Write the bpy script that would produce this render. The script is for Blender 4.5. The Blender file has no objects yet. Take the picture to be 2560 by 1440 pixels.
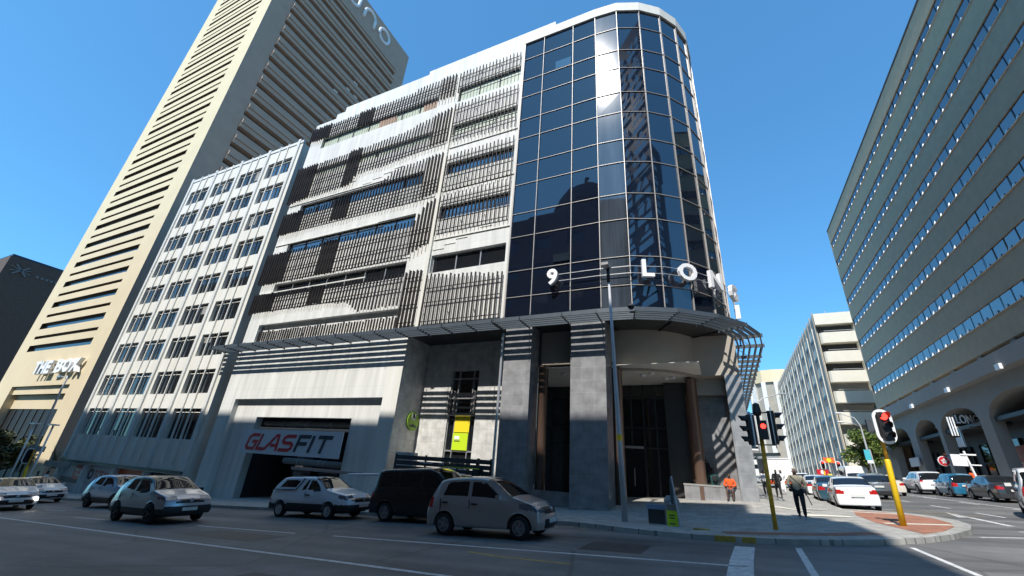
import bpy, bmesh, math, random
from mathutils import Vector, Matrix
R_ = math.radians
C = bpy.context.scene.collection
# ---------------------------------------------------------------- camera
def rotm(a, b, c):
    ca, sa, cb, sb, cc, sc = math.cos(a), math.sin(a), math.cos(b), math.sin(b), math.cos(c), math.sin(c)
    return (Matrix(((cc, -sc, 0), (sc, cc, 0), (0, 0, 1))) @ Matrix(((1, 0, 0), (0, cb, -sb), (0, sb, cb)))
            @ Matrix(((ca, 0, sa), (0, 1, 0), (-sa, 0, ca))))
RM = rotm(0.46438227, -0.42116396, 0.07370066)
def w3(v): return Vector((v[0], v[2], -v[1]))
cr, cu, cb_ = w3(RM[0]), -w3(RM[1]), -w3(RM[2])
cam = bpy.data.objects.new('camera', bpy.data.cameras.new('camera'))
C.objects.link(cam)
cam.matrix_world = Matrix(((cr.x, cu.x, cb_.x, 0), (cr.y, cu.y, cb_.y, 0), (cr.z, cu.z, cb_.z, 1.7), (0, 0, 0, 1)))
cam.data.sensor_width = 36
cam.data.lens = 36 * 1039.5 / 2560
cam.data.clip_start = 0.1
cam.data.clip_end = 3000
S = bpy.context.scene
S.camera = cam
# ---------------------------------------------------------------- sky and sun
SUN = Vector((-0.032, -0.63, 0.776)).normalized()
W = bpy.data.worlds.new('World'); S.world = W; W.use_nodes = True
nt = W.node_tree; nt.nodes.clear()
sky = nt.nodes.new('ShaderNodeTexSky'); sky.sky_type = 'NISHITA'; sky.sun_disc = False
sky.sun_elevation = math.asin(SUN.z); sky.sun_rotation = math.atan2(SUN.x, SUN.y)
sky.air_density = 1.0; sky.dust_density = 0.15; sky.ozone_density = 2.0; sky.altitude = 0
bg = nt.nodes.new('ShaderNodeBackground'); bg.inputs[1].default_value = 0.132
out = nt.nodes.new('ShaderNodeOutputWorld')
gm = nt.nodes.new('ShaderNodeGamma'); gm.inputs[1].default_value = .72; nt.links.new(sky.outputs[0], gm.inputs[0])
tn = nt.nodes.new('ShaderNodeMix'); tn.data_type = 'RGBA'; tn.blend_type = 'MULTIPLY'; tn.inputs[0].default_value = 1; tn.inputs[7].default_value = (.46, 1.05, 1.46, 1)
nt.links.new(gm.outputs[0], tn.inputs[6]); nt.links.new(tn.outputs[2], bg.inputs[0]); nt.links.new(bg.outputs[0], out.inputs[0])
sl = bpy.data.lights.new('sun', 'SUN'); sl.energy = 3.1; sl.angle = R_(0.55); sl.color = (1, .955, .89)
so = bpy.data.objects.new('sun', sl); C.objects.link(so); so.rotation_euler = (-SUN).to_track_quat('-Z', 'Y').to_euler(); so.location = SUN * 200
S.view_settings.view_transform = 'Standard'; S.view_settings.look = 'None'
S.view_settings.exposure = 0.95; S.view_settings.gamma = 1
S.cycles.max_bounces = 7; S.cycles.diffuse_bounces = 3; S.cycles.glossy_bounces = 4
S.cycles.caustics_reflective = True; S.cycles.blur_glossy = .35; S.cycles.caustics_refractive = False
S.cycles.sample_clamp_indirect = 6; S.cycles.use_denoising = True
random.seed(4)
# ---------------------------------------------------------------- ground heights
GX, GY = .06, .034
def g(x, y): return GX * x + GY * y
def sm(t): t = max(0, min(1, t)); return t * t * (3 - 2 * t)
def pv(x, y):   # pavement surface
    return g(x, y) + .13 + .30 * sm((y - 19.2) / 4.2) * sm((x + 9) / 4) * (1 - sm((x - 1.2) / 2.2))
# ---------------------------------------------------------------- materials
MATS = {}
def mat(name, col, rough=.6, metal=0, var=0., scale=4., bump=0., bscale=60., spec=.5, emit=0., coat=0., ior=1.5, coatr=.03, stretch=None, tint=None):
    if name in MATS: return MATS[name]
    m = bpy.data.materials.new(name); m.use_nodes = True; n = m.node_tree; b = n.nodes['Principled BSDF']
    b.inputs['Roughness'].default_value = rough; b.inputs['Metallic'].default_value = metal
    b.inputs['IOR'].default_value = ior; b.inputs['Specular IOR Level'].default_value = spec
    b.inputs['Coat Weight'].default_value = coat; b.inputs['Coat Roughness'].default_value = coatr
    c4 = (*col, 1); b.inputs['Base Color'].default_value = c4
    if emit: b.inputs['Emission Color'].default_value = c4; b.inputs['Emission Strength'].default_value = emit
    if var or bump:
        tc = n.nodes.new('ShaderNodeTexCoord'); mp = n.nodes.new('ShaderNodeMapping')
        n.links.new(tc.outputs['Object'], mp.inputs[0])
        if stretch: mp.inputs['Scale'].default_value = stretch
        if var:
            t = n.nodes.new('ShaderNodeTexNoise'); t.inputs['Scale'].default_value = scale; t.inputs['Detail'].default_value = 6; t.inputs['Roughness'].default_value = .65
            n.links.new(mp.outputs[0], t.inputs['Vector'])
            r = n.nodes.new('ShaderNodeValToRGB'); r.color_ramp.elements[0].position = .3; r.color_ramp.elements[1].position = .72
            tt = tint or (1, 1, 1)
            r.color_ramp.elements[0].color = (*[max(0, c * (1 - var) * q) for c, q in zip(col, tt)], 1)
            r.color_ramp.elements[1].color = (*[min(1, c * (1 + var * .6)) for c in col], 1)
            n.links.new(t.outputs['Fac'], r.inputs[0]); n.links.new(r.outputs[0], b.inputs['Base Color'])
        if bump:
            t2 = n.nodes.new('ShaderNodeTexNoise'); t2.inputs['Scale'].default_value = bscale; t2.inputs['Detail'].default_value = 4
            n.links.new(tc.outputs['Object'], t2.inputs['Vector'])
            bp = n.nodes.new('ShaderNodeBump'); bp.inputs['Strength'].default_value = bump; bp.inputs['Distance'].default_value = .03
            n.links.new(t2.outputs['Fac'], bp.inputs['Height']); n.links.new(bp.outputs[0], b.inputs['Normal'])
    MATS[name] = m; return m
def tiles(name, col, tw, th, rough=.4, gap=.006, line=1.5, var=.1, axes='XZ', spec=.5, bump=.0, amp=(.72, 1.22), nscale=2.2, stretch=None):
    # stone cladding: a tile grid laid in object space with a little tone shift from tile to tile
    m = bpy.data.materials.new(name); m.use_nodes = True; n = m.node_tree; b = n.nodes['Principled BSDF']
    tc = n.nodes.new('ShaderNodeTexCoord'); sp = n.nodes.new('ShaderNodeSeparateXYZ'); cb = n.nodes.new('ShaderNodeCombineXYZ')
    n.links.new(tc.outputs['Object'], sp.inputs[0])
    if axes == 'XZ':
        ad = n.nodes.new('ShaderNodeMath'); ad.operation = 'ADD'
        n.links.new(sp.outputs['X'], ad.inputs[0]); n.links.new(sp.outputs['Y'], ad.inputs[1]); n.links.new(ad.outputs[0], cb.inputs[0])
        n.links.new(sp.outputs['Z'], cb.inputs[1])
    else:
        n.links.new(sp.outputs['X'], cb.inputs[0]); n.links.new(sp.outputs['Y'], cb.inputs[1])
    br = n.nodes.new('ShaderNodeTexBrick'); br.offset = 0 if axes == 'XZ' else .5; br.inputs['Scale'].default_value = 1
    br.inputs['Brick Width'].default_value = tw; br.inputs['Row Height'].default_value = th; br.inputs['Mortar Size'].default_value = gap
    br.inputs['Color1'].default_value = (*[c * (1 - var) for c in col], 1); br.inputs['Color2'].default_value = (*[c * (1 + var) for c in col], 1)
    br.inputs['Mortar'].default_value = (*[min(1, c * line) for c in col], 1)
    n.links.new(cb.outputs[0], br.inputs['Vector'])
    t = n.nodes.new('ShaderNodeTexNoise'); t.inputs['Scale'].default_value = nscale; t.inputs['Detail'].default_value = 8; mp = n.nodes.new('ShaderNodeMapping'); mp.inputs['Scale'].default_value = stretch or (1, 1, 1); n.links.new(tc.outputs['Object'], mp.inputs[0]); n.links.new(mp.outputs[0], t.inputs['Vector'])
    mx = n.nodes.new('ShaderNodeMix'); mx.data_type = 'RGBA'; mx.blend_type = 'MULTIPLY'; mx.inputs[0].default_value = 1
    rr = n.nodes.new('ShaderNodeMapRange'); rr.inputs['From Min'].default_value = .25; rr.inputs['From Max'].default_value = .75; rr.inputs['To Min'].default_value = amp[0]; rr.inputs['To Max'].default_value = amp[1]
    n.links.new(t.outputs['Fac'], rr.inputs[0]); n.links.new(br.outputs['Color'], mx.inputs[6]); n.links.new(rr.outputs[0], mx.inputs[7])
    n.links.new(mx.outputs[2], b.inputs['Base Color']); b.inputs['Roughness'].default_value = rough; b.inputs['Specular IOR Level'].default_value = spec
    MATS[name] = m; return m
M_white = tiles('white_paint', (.73, .73, .69), 2.3, 1.03, .65, .008, .82, .012, amp=(.76, 1.06), nscale=1.6, stretch=(1.6, 1.6, .12))
M_white2 = mat('white_concrete', (.72, .72, .68), .7, var=.10, scale=1.2, stretch=(1.5, 1.5, .2), tint=(1, .97, .9))
M_fin = mat('dark_bronze', (.035, .028, .027), .45, spec=.4)
M_steel = mat('blue_grey_steel', (.085, .105, .125), .45, metal=.3, var=.15, scale=3)
M_granite = tiles('grey_granite', (.27, .27, .275), .62, .62, .2, .005, 1.45, .08)
M_beige = mat('beige_plaster', (.40, .36, .31), .7, var=.08, scale=.7)
M_brown = mat('brown_column', (.16, .10, .075), .25, var=.2, scale=6, stretch=(1, 1, .1))
M_dark = mat('dark_void', (.012, .012, .013), .6)
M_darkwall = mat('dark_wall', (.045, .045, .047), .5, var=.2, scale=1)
M_tilew = tiles('pale_wall_tile', (.62, .61, .58), .55, .8, .4, .008, .6, .04)
def glass(name, col, rough=.02, ior=1.9, coat=0., coatr=.1): return mat(name, col, rough, spec=.5, ior=ior, coat=coat, coatr=coatr)
M_navy = mat('navy_mirror_glass', (.006, .010, .022),   .02, ior=2.05, coat=.03, coatr=.09, var=.25, scale=.25)
M_navyd = mat('glare_mirror_glass', (.055, .07, .09), .035, ior=2.1, coat=.05, coatr=.12, var=.5, scale=2.2, stretch=(1.5, 1.5, .06))  # paler streaky base puts the sun's glare on one bay into the colour
M_navyd.node_tree.nodes['Principled BSDF'].inputs['Coat IOR'].default_value = 1.7
M_win = glass('window_glass', (.012, .014, .017), .04, 1.7)
M_mirror = mat('pale_mirror_panel', (.88, .9, .92), .12, metal=.85)
M_lobby = glass('lobby_glass', (.006, .006, .007), .05, 1.35)
M_winblue = glass('sky_window_glass', (.012, .022, .035), .03, 3.4)
M_blind = mat('pale_blind_glass', (.56, .62, .50), .35, var=.12, scale=.8)
M_frame = mat('dark_frame', (.03, .03, .032), .4)
M_mull = mat('aluminium_mullion', (.46, .43, .40), .45, metal=.2)
M_alu = mat('bare_aluminium', (.55, .55, .55), .35, metal=.6)
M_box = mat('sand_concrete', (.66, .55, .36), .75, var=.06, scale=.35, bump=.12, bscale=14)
M_boxs = mat('shade_toned_concrete', (.37, .265, .20), .8, var=.10, scale=.5, bump=.2, bscale=10)  # tower side: same sand concrete with its shade put into the colour
M_tan = mat('tan_stone', (.56, .42, .265), .7, var=.12, scale=1.3, bump=.1, bscale=8)
M_grey = mat('grey_render', (.30, .295, .28), .75, var=.08, scale=.8)
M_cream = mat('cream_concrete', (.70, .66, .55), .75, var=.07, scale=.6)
M_creams = mat('shaded_ribbed_concrete', (.36, .335, .285), .8, var=.14, scale=.8)  # the cream concrete darkened: dimness of the street face is in the colour
M_brick = mat('brown_brick', (.10, .065, .05), .8, var=.25, scale=2)
M_letter = mat('white_letter', (.85, .85, .85), .35)
M_rubber = mat('tyre_rubber', (.018, .018, .019), .8)
M_rim = mat('alloy_rim', (.50, .50, .52), .3, metal=.85)
M_rimd = mat('dark_rim', (.05, .05, .055), .35, metal=.7)
M_trim = mat('black_trim', (.02, .02, .022), .5)
M_carglass = glass('car_glass', (.010, .012, .014), .03, 1.62)
M_lamp = mat('clear_lamp', (.22, .25, .30), .06, metal=.5, ior=1.8)
M_red = mat('red_lamp', (.42, .015, .015), .15)
M_plate = mat('number_plate', (.68, .68, .64), .5)
M_yel = mat('yellow_paint', (.86, .56, .012), .45, var=.1, scale=6)
M_mark = mat('road_marking', (.60, .60, .58), .7, var=.38, scale=7)
M_ymark = mat('worn_yellow_marking', (.45, .30, .05), .7, var=.4, scale=9)
M_kerb = tiles('kerb_stone', (.36, .35, .32), 1.0, .6, .8, .02, .5, .12, axes='XY')
M_red_b = tiles('red_paver', (.36, .16, .10), .22, .11, .85, .008, .6, .14, axes='XY')
M_pave = tiles('grey_paver', (.36, .345, .31), .45, .45, .8, .008, .65, .08, axes='XY')
M_skin = mat('dark_skin', (.085, .045, .03), .5)
M_signb = mat('grey_sign_panel', (.62, .64, .67), .5)
M_gred = mat('sign_red', (.55, .018, .03), .4)
M_gnavy = mat('sign_charcoal', (.025, .04, .06), .4)
M_green = mat('lime_sign', (.26, .46, .03), .45)
M_lime = mat('lime_poster', (.55, .75, .02), .5)
M_yposter = mat('yellow_poster', (.85, .68, .02), .5)
M_orange = mat('orange_sign', (.75, .16, .04), .5)
M_cyan = mat('cyan_banner', (.06, .45, .55), .6)
M_bark = mat('bark', (.10, .075, .05), .9, var=.3, scale=8)
M_pole = mat('galvanised_pole', (.5, .51, .53), .45, metal=.1, var=.15, scale=5, stretch=(1, 1, .2))
def leafmat(name, a, b_):
    m = bpy.data.materials.new(name); m.use_nodes = True; n = m.node_tree; b = n.nodes['Principled BSDF']
    gn = n.nodes.new('ShaderNodeNewGeometry'); r = n.nodes.new('ShaderNodeValToRGB')
    r.color_ramp.elements[0].color = (*a, 1); r.color_ramp.elements[1].color = (*b_, 1)
    n.links.new(gn.outputs['Random Per Island'], r.inputs[0]); n.links.new(r.outputs[0], b.inputs['Base Color'])
    b.inputs['Roughness'].default_value = .6; b.inputs['Transmission Weight'].default_value = 0
    return m
M_leaf = leafmat('green_leaf', (.05, .10, .015), (.17, .22, .04))
M_leafd = leafmat('dark_leaf', (.025, .04, .012), (.07, .08, .02))
# ---------------------------------------------------------------- helpers
class MB:
    def __init__(s): s.v = []; s.f = []
    def quad(s, *p):
        i = len(s.v); s.v += [tuple(q) for q in p]; s.f.append(tuple(range(i, i + len(p)))); return s
    def box(s, x0, x1, y0, y1, z0, z1):
        i = len(s.v)
        s.v += [(x, y, z) for z in (z0, z1) for y in (y0, y1) for x in (x0, x1)]
        s.f += [tuple(i + k for k in q) for q in ((0, 2, 3, 1), (4, 5, 7, 6), (0, 1, 5, 4), (1, 3, 7, 5), (3, 2, 6, 7), (2, 0, 4, 6))]; return s
    def obox(s, c, ux, uy, uz, hx, hy, hz):
        i = len(s.v); c = Vector(c)
        for a in (-1, 1):
            for b in (-1, 1):
                for d in (-1, 1): s.v.append(tuple(c + ux * (d * hx) + uy * (b * hy) + uz * (a * hz)))
        s.f += [tuple(i + k for k in q) for q in ((0, 2, 3, 1), (4, 5, 7, 6), (0, 1, 5, 4), (1, 3, 7, 5), (3, 2, 6, 7), (2, 0, 4, 6))]; return s
    def bar(s, a, b, w, h=None, up=(0, 0, 1)):
        a, b = Vector(a), Vector(b); d = (b - a); L = d.length
        if L < 1e-6: return s
        d /= L; u = Vector(up)
        if abs(d.dot(u)) > .98: u = Vector((0, 1, 0))
        x = d.cross(u).normalized(); y = x.cross(d)
        return s.obox((a + b) / 2, d, x, y, L / 2, w / 2, (h or w) / 2)
    def tube(s, pts, r, n=10, caps=True):
        pts = [Vector(p) for p in pts]; rs = r if isinstance(r, (list, tuple)) else [r] * len(pts); rings = []
        for k, p in enumerate(pts):
            d = (pts[min(k + 1, len(pts) - 1)] - pts[max(k - 1, 0)]).normalized()
            u = Vector((0, 0, 1)) if abs(d.z) < .9 else Vector((1, 0, 0))
            x = d.cross(u).normalized(); y = d.cross(x)
            i = len(s.v)
            for j in range(n):
                a = 2 * math.pi * j / n; s.v.append(tuple(p + x * (rs[k] * math.cos(a)) + y * (rs[k] * math.sin(a))))
            rings.append(i)
        for a, b in zip(rings, rings[1:]):
            for j in range(n): s.f.append((a + j, a + (j + 1) % n, b + (j + 1) % n, b + j))
        if caps:
            s.f.append(tuple(rings[0] + j for j in reversed(range(n)))); s.f.append(tuple(rings[-1] + j for j in range(n)))
        return s
    def lathe(s, prof, c=(0, 0, 0), n=24, axis='z'):
        i = len(s.v); m = len(prof)
        for j in range(n):
            a = 2 * math.pi * j / n
            for r, h in prof:
                p = (r * math.cos(a), r * math.sin(a), h)
                if axis == 'y': p = (p[0], p[2], p[1])
                s.v.append((c[0] + p[0], c[1] + p[1], c[2] + p[2]))
        for j in range(n):
            for k in range(m - 1):
                a, b = i + j * m + k, i + ((j + 1) % n) * m + k
                s.f.append((a, b, b + 1, a + 1))
        return s
    def prism(s, poly, z0, z1):
        n = len(poly); i = len(s.v)
        zz0 = z0 if callable(z0) else (lambda x, y: z0); zz1 = z1 if callable(z1) else (lambda x, y: z1)
        s.v += [(x, y, zz0(x, y)) for x, y in poly] + [(x, y, zz1(x, y)) for x, y in poly]
        s.f.append(tuple(i + k for k in reversed(range(n)))); s.f.append(tuple(i + n + k for k in range(n)))
        for k in range(n): s.f.append((i + k, i + (k + 1) % n, i + n + (k + 1) % n, i + n + k))
        return s
    def panel(s, mapf, u0, u1, v0, v1, holes, depth):
        us = sorted({u0, u1, *[h[0] for h in holes], *[h[1] for h in holes]}); vs = sorted({v0, v1, *[h[2] for h in holes], *[h[3] for h in holes]})
        us = [u for u in us if u0 <= u <= u1]; vs = [v for v in vs if v0 <= v <= v1]
        for vi in range(len(vs) - 1):
            run = None
            for ui in range(len(us) - 1):
                cu_, cv = (us[ui] + us[ui + 1]) / 2, (vs[vi] + vs[vi + 1]) / 2
                ins = any(h[0] < cu_ < h[1] and h[2] < cv < h[3] for h in holes)
                if ins:
                    if run is not None: s.quad(mapf(run, vs[vi], 0), mapf(us[ui], vs[vi], 0), mapf(us[ui], vs[vi + 1], 0), mapf(run, vs[vi + 1], 0)); run = None
                elif run is None: run = us[ui]
            if run is not None: s.quad(mapf(run, vs[vi], 0), mapf(u1, vs[vi], 0), mapf(u1, vs[vi + 1], 0), mapf(run, vs[vi + 1], 0))
        for a, b, c, d in holes:
            s.quad(mapf(a, c, 0), mapf(a, c, depth), mapf(a, d, depth), mapf(a, d, 0)); s.quad(mapf(b, c, depth), mapf(b, c, 0), mapf(b, d, 0), mapf(b, d, depth))
            s.quad(mapf(a, c, depth), mapf(a, c, 0), mapf(b, c, 0), mapf(b, c, depth)); s.quad(mapf(a, d, 0), mapf(a, d, depth), mapf(b, d, depth), mapf(b, d, 0))
        return s
    def build(s, name, m, parent=None, smooth=False, loc=None):
        me = bpy.data.meshes.new(name)
        o = bpy.data.objects.new(name, me); C.objects.link(o)
        off = parent.matrix_world.inverted() if False else None
        v = s.v
        if parent is not None and parent.get('_o') is not None:
            ox, oy, oz = parent['_o']; v = [(x - ox, y - oy, z - oz) for x, y, z in v]; o['_o'] = (ox, oy, oz)
        elif loc is not None:
            v = [(x - loc[0], y - loc[1], z - loc[2]) for x, y, z in v]; o.location = loc; o['_o'] = tuple(loc)
        me.from_pydata(v, [], s.f); me.materials.append(m)
        bm = bmesh.new(); bm.from_mesh(me); bmesh.ops.recalc_face_normals(bm, faces=bm.faces) if not getattr(s, 'keep', False) else None
        bm.to_mesh(me); bm.free()
        if smooth:
            for p in me.polygons: p.use_smooth = True
        if parent is not None: o.parent = parent
        return o
def T(name, label, cat, loc=(0, 0, 0), group=None, rz=0):   # an Empty at the base of a thing
    o = bpy.data.objects.new(name, None); C.objects.link(o); o.location = loc; o.rotation_euler = (0, 0, rz); o.empty_display_size = .3
    o['label'] = label; o['category'] = cat; o['_o'] = tuple(loc)
    if group: o['group'] = group
    return o
def tag(o, label, cat, group=None):
    o['label'] = label; o['category'] = cat
    if group: o['group'] = group
    return o
def struct(o, kind='structure'): o['kind'] = kind; return o
def copy_tree(o, parent=None):
    c = o.copy(); C.objects.link(c); c.parent = parent
    for ch in list(o.children): copy_tree(ch, c)
    return c
def text_mb(txt, size, depth, offset=0., shear=0., space=1.):
    cu = bpy.data.curves.new('t', 'FONT'); cu.body = txt; cu.size = size; cu.extrude = depth / 2; cu.offset = offset; cu.shear = shear; cu.space_character = space
    cu.align_x = 'LEFT'; cu.resolution_u = 3
    o = bpy.data.objects.new('t', cu); C.objects.link(o)
    dg = bpy.context.evaluated_depsgraph_get(); me = bpy.data.meshes.new_from_object(o.evaluated_get(dg))
    v = [tuple(q.co) for q in me.vertices]; f = [tuple(p.vertices) for p in me.polygons]
    bpy.data.objects.remove(o); bpy.data.curves.remove(cu); bpy.data.meshes.remove(me)
    return v, f
def text(txt, pos, ux, uz, h, depth, m, name, parent, offset=0., shear=0., width=None, space=1.):
    # letters standing on pos, running along ux, upright along uz, h high; width stretches the run
    v, f = text_mb(txt, 1., depth, offset, shear, space)
    x0, x1 = min(p[0] for p in v), max(p[0] for p in v); y0, y1 = min(p[1] for p in v), max(p[1] for p in v)
    sy = h / (y1 - y0); sx = (width / (x1 - x0)) if width else sy
    ux, uz, pos = Vector(ux), Vector(uz), Vector(pos); un = ux.cross(uz)
    mb = MB(); mb.v = [tuple(pos + ux * ((p[0] - x0) * sx) + uz * ((p[1] - y0) * sy) + un * p[2]) for p in v]; mb.f = f
    return mb.build(name, m, parent)
def ribbon(mb, pts, w, mapf, t):
    # a stroke of even width with mitred corners; mapf turns 2-D into 3-D, t is the thickness
    n = len(pts); P = [Vector(p) for p in pts]; L_, R2 = [], []
    for k in range(n):
        d0 = (P[k] - P[k - 1]).normalized() if k else None; d1 = (P[k + 1] - P[k]).normalized() if k < n - 1 else None
        a = d0 or d1; b = d1 or d0
        nn = Vector((-(a.y + b.y), a.x + b.x)).normalized(); c = max(.45, nn.dot(Vector((-a.y, a.x))))
        L_.append(P[k] + nn * (w / 2 / c)); R2.append(P[k] - nn * (w / 2 / c))
    for k in range(n - 1):
        q = (R2[k], R2[k + 1], L_[k + 1], L_[k])
        mb.quad(*[mapf(p.x, p.y, 0) for p in q]); 
        for a, b in ((0, 1), (1, 2), (2, 3), (3, 0)): mb.quad(mapf(q[a].x, q[a].y, 0), mapf(q[b].x, q[b].y, 0), mapf(q[b].x, q[b].y, t), mapf(q[a].x, q[a].y, t))
# ================================================================ GROUND
def asphalt():
    m = bpy.data.materials.new('asphalt'); m.use_nodes = True; n = m.node_tree; b = n.nodes['Principled BSDF']
    tc = n.nodes.new('ShaderNodeTexCoord')
    a = n.nodes.new('ShaderNodeTexNoise'); a.inputs['Scale'].default_value = .35; a.inputs['Detail'].default_value = 8; a.inputs['Roughness'].default_value = .7
    f = n.nodes.new('ShaderNodeTexNoise'); f.inputs['Scale'].default_value = 70; f.inputs['Detail'].default_value = 2
    n.links.new(tc.outputs['Object'], a.inputs['Vector']); n.links.new(tc.outputs['Object'], f.inputs['Vector'])
    r = n.nodes.new('ShaderNodeValToRGB'); r.color_ramp.elements[0].position = .3; r.color_ramp.elements[1].position = .75
    r.color_ramp.elements[0].color = (.084, .082, .079, 1); r.color_ramp.elements[1].color = (.185, .178, .165, 1)
    n.links.new(a.outputs['Fac'], r.inputs[0])
    mr = n.nodes.new('ShaderNodeMapRange'); mr.inputs['To Min'].default_value = .65; mr.inputs['To Max'].default_value = 1.4
    n.links.new(f.outputs['Fac'], mr.inputs[0])
    mx = n.nodes.new('ShaderNodeMix'); mx.data_type = 'RGBA'; mx.blend_type = 'MULTIPLY'; mx.inputs[0].default_value = 1
    n.links.new(r.outputs[0], mx.inputs[6]); n.links.new(mr.outputs[0], mx.inputs[7])
    # oil drips and old patches keep a shape of their own
    v = n.nodes.new('ShaderNodeTexVoronoi'); v.feature = 'DISTANCE_TO_EDGE'; v.inputs['Scale'].default_value = .22; n.links.new(tc.outputs['Object'], v.inputs['Vector'])
    nz = n.nodes.new('ShaderNodeMapRange'); nz.inputs['From Max'].default_value = .012; nz.inputs['To Min'].default_value = .62; n.links.new(v.outputs['Distance'], nz.inputs[0])
    m2 = n.nodes.new('ShaderNodeMix'); m2.data_type = 'RGBA'; m2.blend_type = 'MULTIPLY'; m2.inputs[0].default_value = 1
    n.links.new(mx.outputs[2], m2.inputs[6]); n.links.new(nz.outputs[0], m2.inputs[7])
    # tyre-polished lanes run along the road
    mp = n.nodes.new('ShaderNodeMapping'); mp.inputs['Scale'].default_value = (.03, 1.1, 1); n.links.new(tc.outputs['Object'], mp.inputs[0])
    ln = n.nodes.new('ShaderNodeTexNoise'); ln.inputs['Scale'].default_value = 1; ln.inputs['Detail'].default_value = 5; n.links.new(mp.outputs[0], ln.inputs['Vector'])
    lr = n.nodes.new('ShaderNodeMapRange'); lr.inputs['From Min'].default_value = .3; lr.inputs['From Max'].default_value = .7; lr.inputs['To Min'].default_value = .68; lr.inputs['To Max'].default_value = 1.35; n.links.new(ln.outputs['Fac'], lr.inputs[0])
    m3 = n.nodes.new('ShaderNodeMix'); m3.data_type = 'RGBA'; m3.blend_type = 'MULTIPLY'; m3.inputs[0].default_value = 1; n.links.new(m2.outputs[2], m3.inputs[6]); n.links.new(lr.outputs[0], m3.inputs[7])
    n.links.new(m3.outputs[2], b.inputs['Base Color']); b.inputs['Roughness'].default_value = .62
    bp = n.nodes.new('ShaderNodeBump'); bp.inputs['Strength'].default_value = .35; bp.inputs['Distance'].default_value = .01
    n.links.new(f.outputs['Fac'], bp.inputs['Height']); n.links.new(bp.outputs[0], b.inputs['Normal'])
    return m
M_asph = asphalt()
mb = MB(); N = 30
for i in range(N):
    for j in range(N):
        x0, x1, y0, y1 = -600 + 40 * i, -560 + 40 * i, -400 + 40 * j, -360 + 40 * j
        mb.quad(*[(x, y, g(x, y)) for x, y in ((x0, y0), (x1, y0), (x1, y1), (x0, y1))])
struct(mb.build('road', M_asph))
def sheet(poly, name, m, dz=.004, hf=None):
    mb = MB(); mb.quad(*[(x, y, (hf or g)(x, y) + dz) for x, y in poly]); return struct(mb.build(name, m))
def strip(mb, pts, w, dz=.004, hf=None):
    P = [Vector(p) for p in pts]
    for a, b in zip(P, P[1:]):
        d = (b - a).normalized(); nn = Vector((-d.y, d.x)) * (w / 2); L = (b - a).length; k = max(1, int(L / 4))
        for q in range(k):
            s0, s1 = a.lerp(b, q / k), a.lerp(b, (q + 1) / k)
            mb.quad(*[(p.x, p.y, (hf or g)(p.x, p.y) + dz) for p in (s0 - nn, s1 - nn, s1 + nn, s0 + nn)])
# road markings
mb = MB()
strip(mb, [(-16.8, 10.5), (-12, 10.5)], .11); strip(mb, [(-10.5, 10.55), (.2, 10.68)], .11)
strip(mb, [(-31, 9.3), (-27.4, 8.92), (-16, 8.2), (-7.2, 7.74), (-2.5, 7.45)], .13)
for a in (-24, -19.5): strip(mb, [(a, 5.6), (a + 2.4, 5.5)], .12)
strip(mb, [(-24.5, 10.2), (-22, 10.25)], .1); strip(mb, [(-31, 11.6), (-29, 11.6)], .1)
strip(mb, [(1.42, 13.6), (1.2, 9.2)], .13)
strip(mb, [(3.92, 14.8), (3.85, 8)], .11)
for (x, y) in ((9.95, 26.6), (10, 31.6), (10.0, 37), (10.1, 43), (10.1, 50)): strip(mb, [(x, y - 1.2), (x, y + 1.2)], .13)
for (x, y) in ((12.6, 30), (12.6, 35.6), (12.7, 41.5)): strip(mb, [(x, y - 1.2), (x, y + 1.2)], .12)
strip(mb, [(6.3, 17.8), (7.4, 18.1), (13, 19.2)], .14); strip(mb, [(7.95, 19.8), (13, 20.9)], .14)
strip(mb, [(6.1, 29.8), (6.4, 28.6), (7.2, 28.3)], .1)
for x in (12.9, 13.0): strip(mb, [(x, 30), (x, 48)], .07)
a0, a1 = Vector((8.55, 21.6)), Vector((8.8, 26.8)); strip(mb, [a0, a1], .18)
mb.quad(*[(x, y, g(x, y) + .004) for x, y in ((8.35, 24.9), (8.78, 24.8), (8.85, 27.6))])
struct(mb.build('road_marking', M_mark))
mb = MB()
strip(mb, [(.26, 13.3), (.12, 11.2), (.0, 8.6)], .44)
struct(mb.build('crossing_marking', M_mark))
mb = MB(); strip(mb, [(-5.6, 9.9), (-4.6, 9.65), (-3, 9.5)], .09); strip(mb, [(6.0, 27.5), (9.2, 27.4)], .1); strip(mb, [(7.4, 25.9), (9.4, 25.5)], .09)
struct(mb.build('yellow_road_marking', M_ymark))
M_patch = mat('tar_patch', (.05, .05, .05), .55, var=.35, scale=6, bump=.2, bscale=50)
for poly in ([(-15, 8.9), (-11.6, 8.75), (-11.5, 9.9), (-14.9, 10.05)], [(-3.4, 11.3), (-1.9, 11.25), (-1.85, 12.6), (-3.35, 12.65)], [(-8.2, 5.6), (-5.9, 5.5), (-5.85, 6.3), (-8.1, 6.4)], [(-24, 12.3), (-20.6, 12.25), (-20.6, 12.8), (-24, 12.85)]): sheet(poly, 'road_patch', M_patch, .003)
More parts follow.
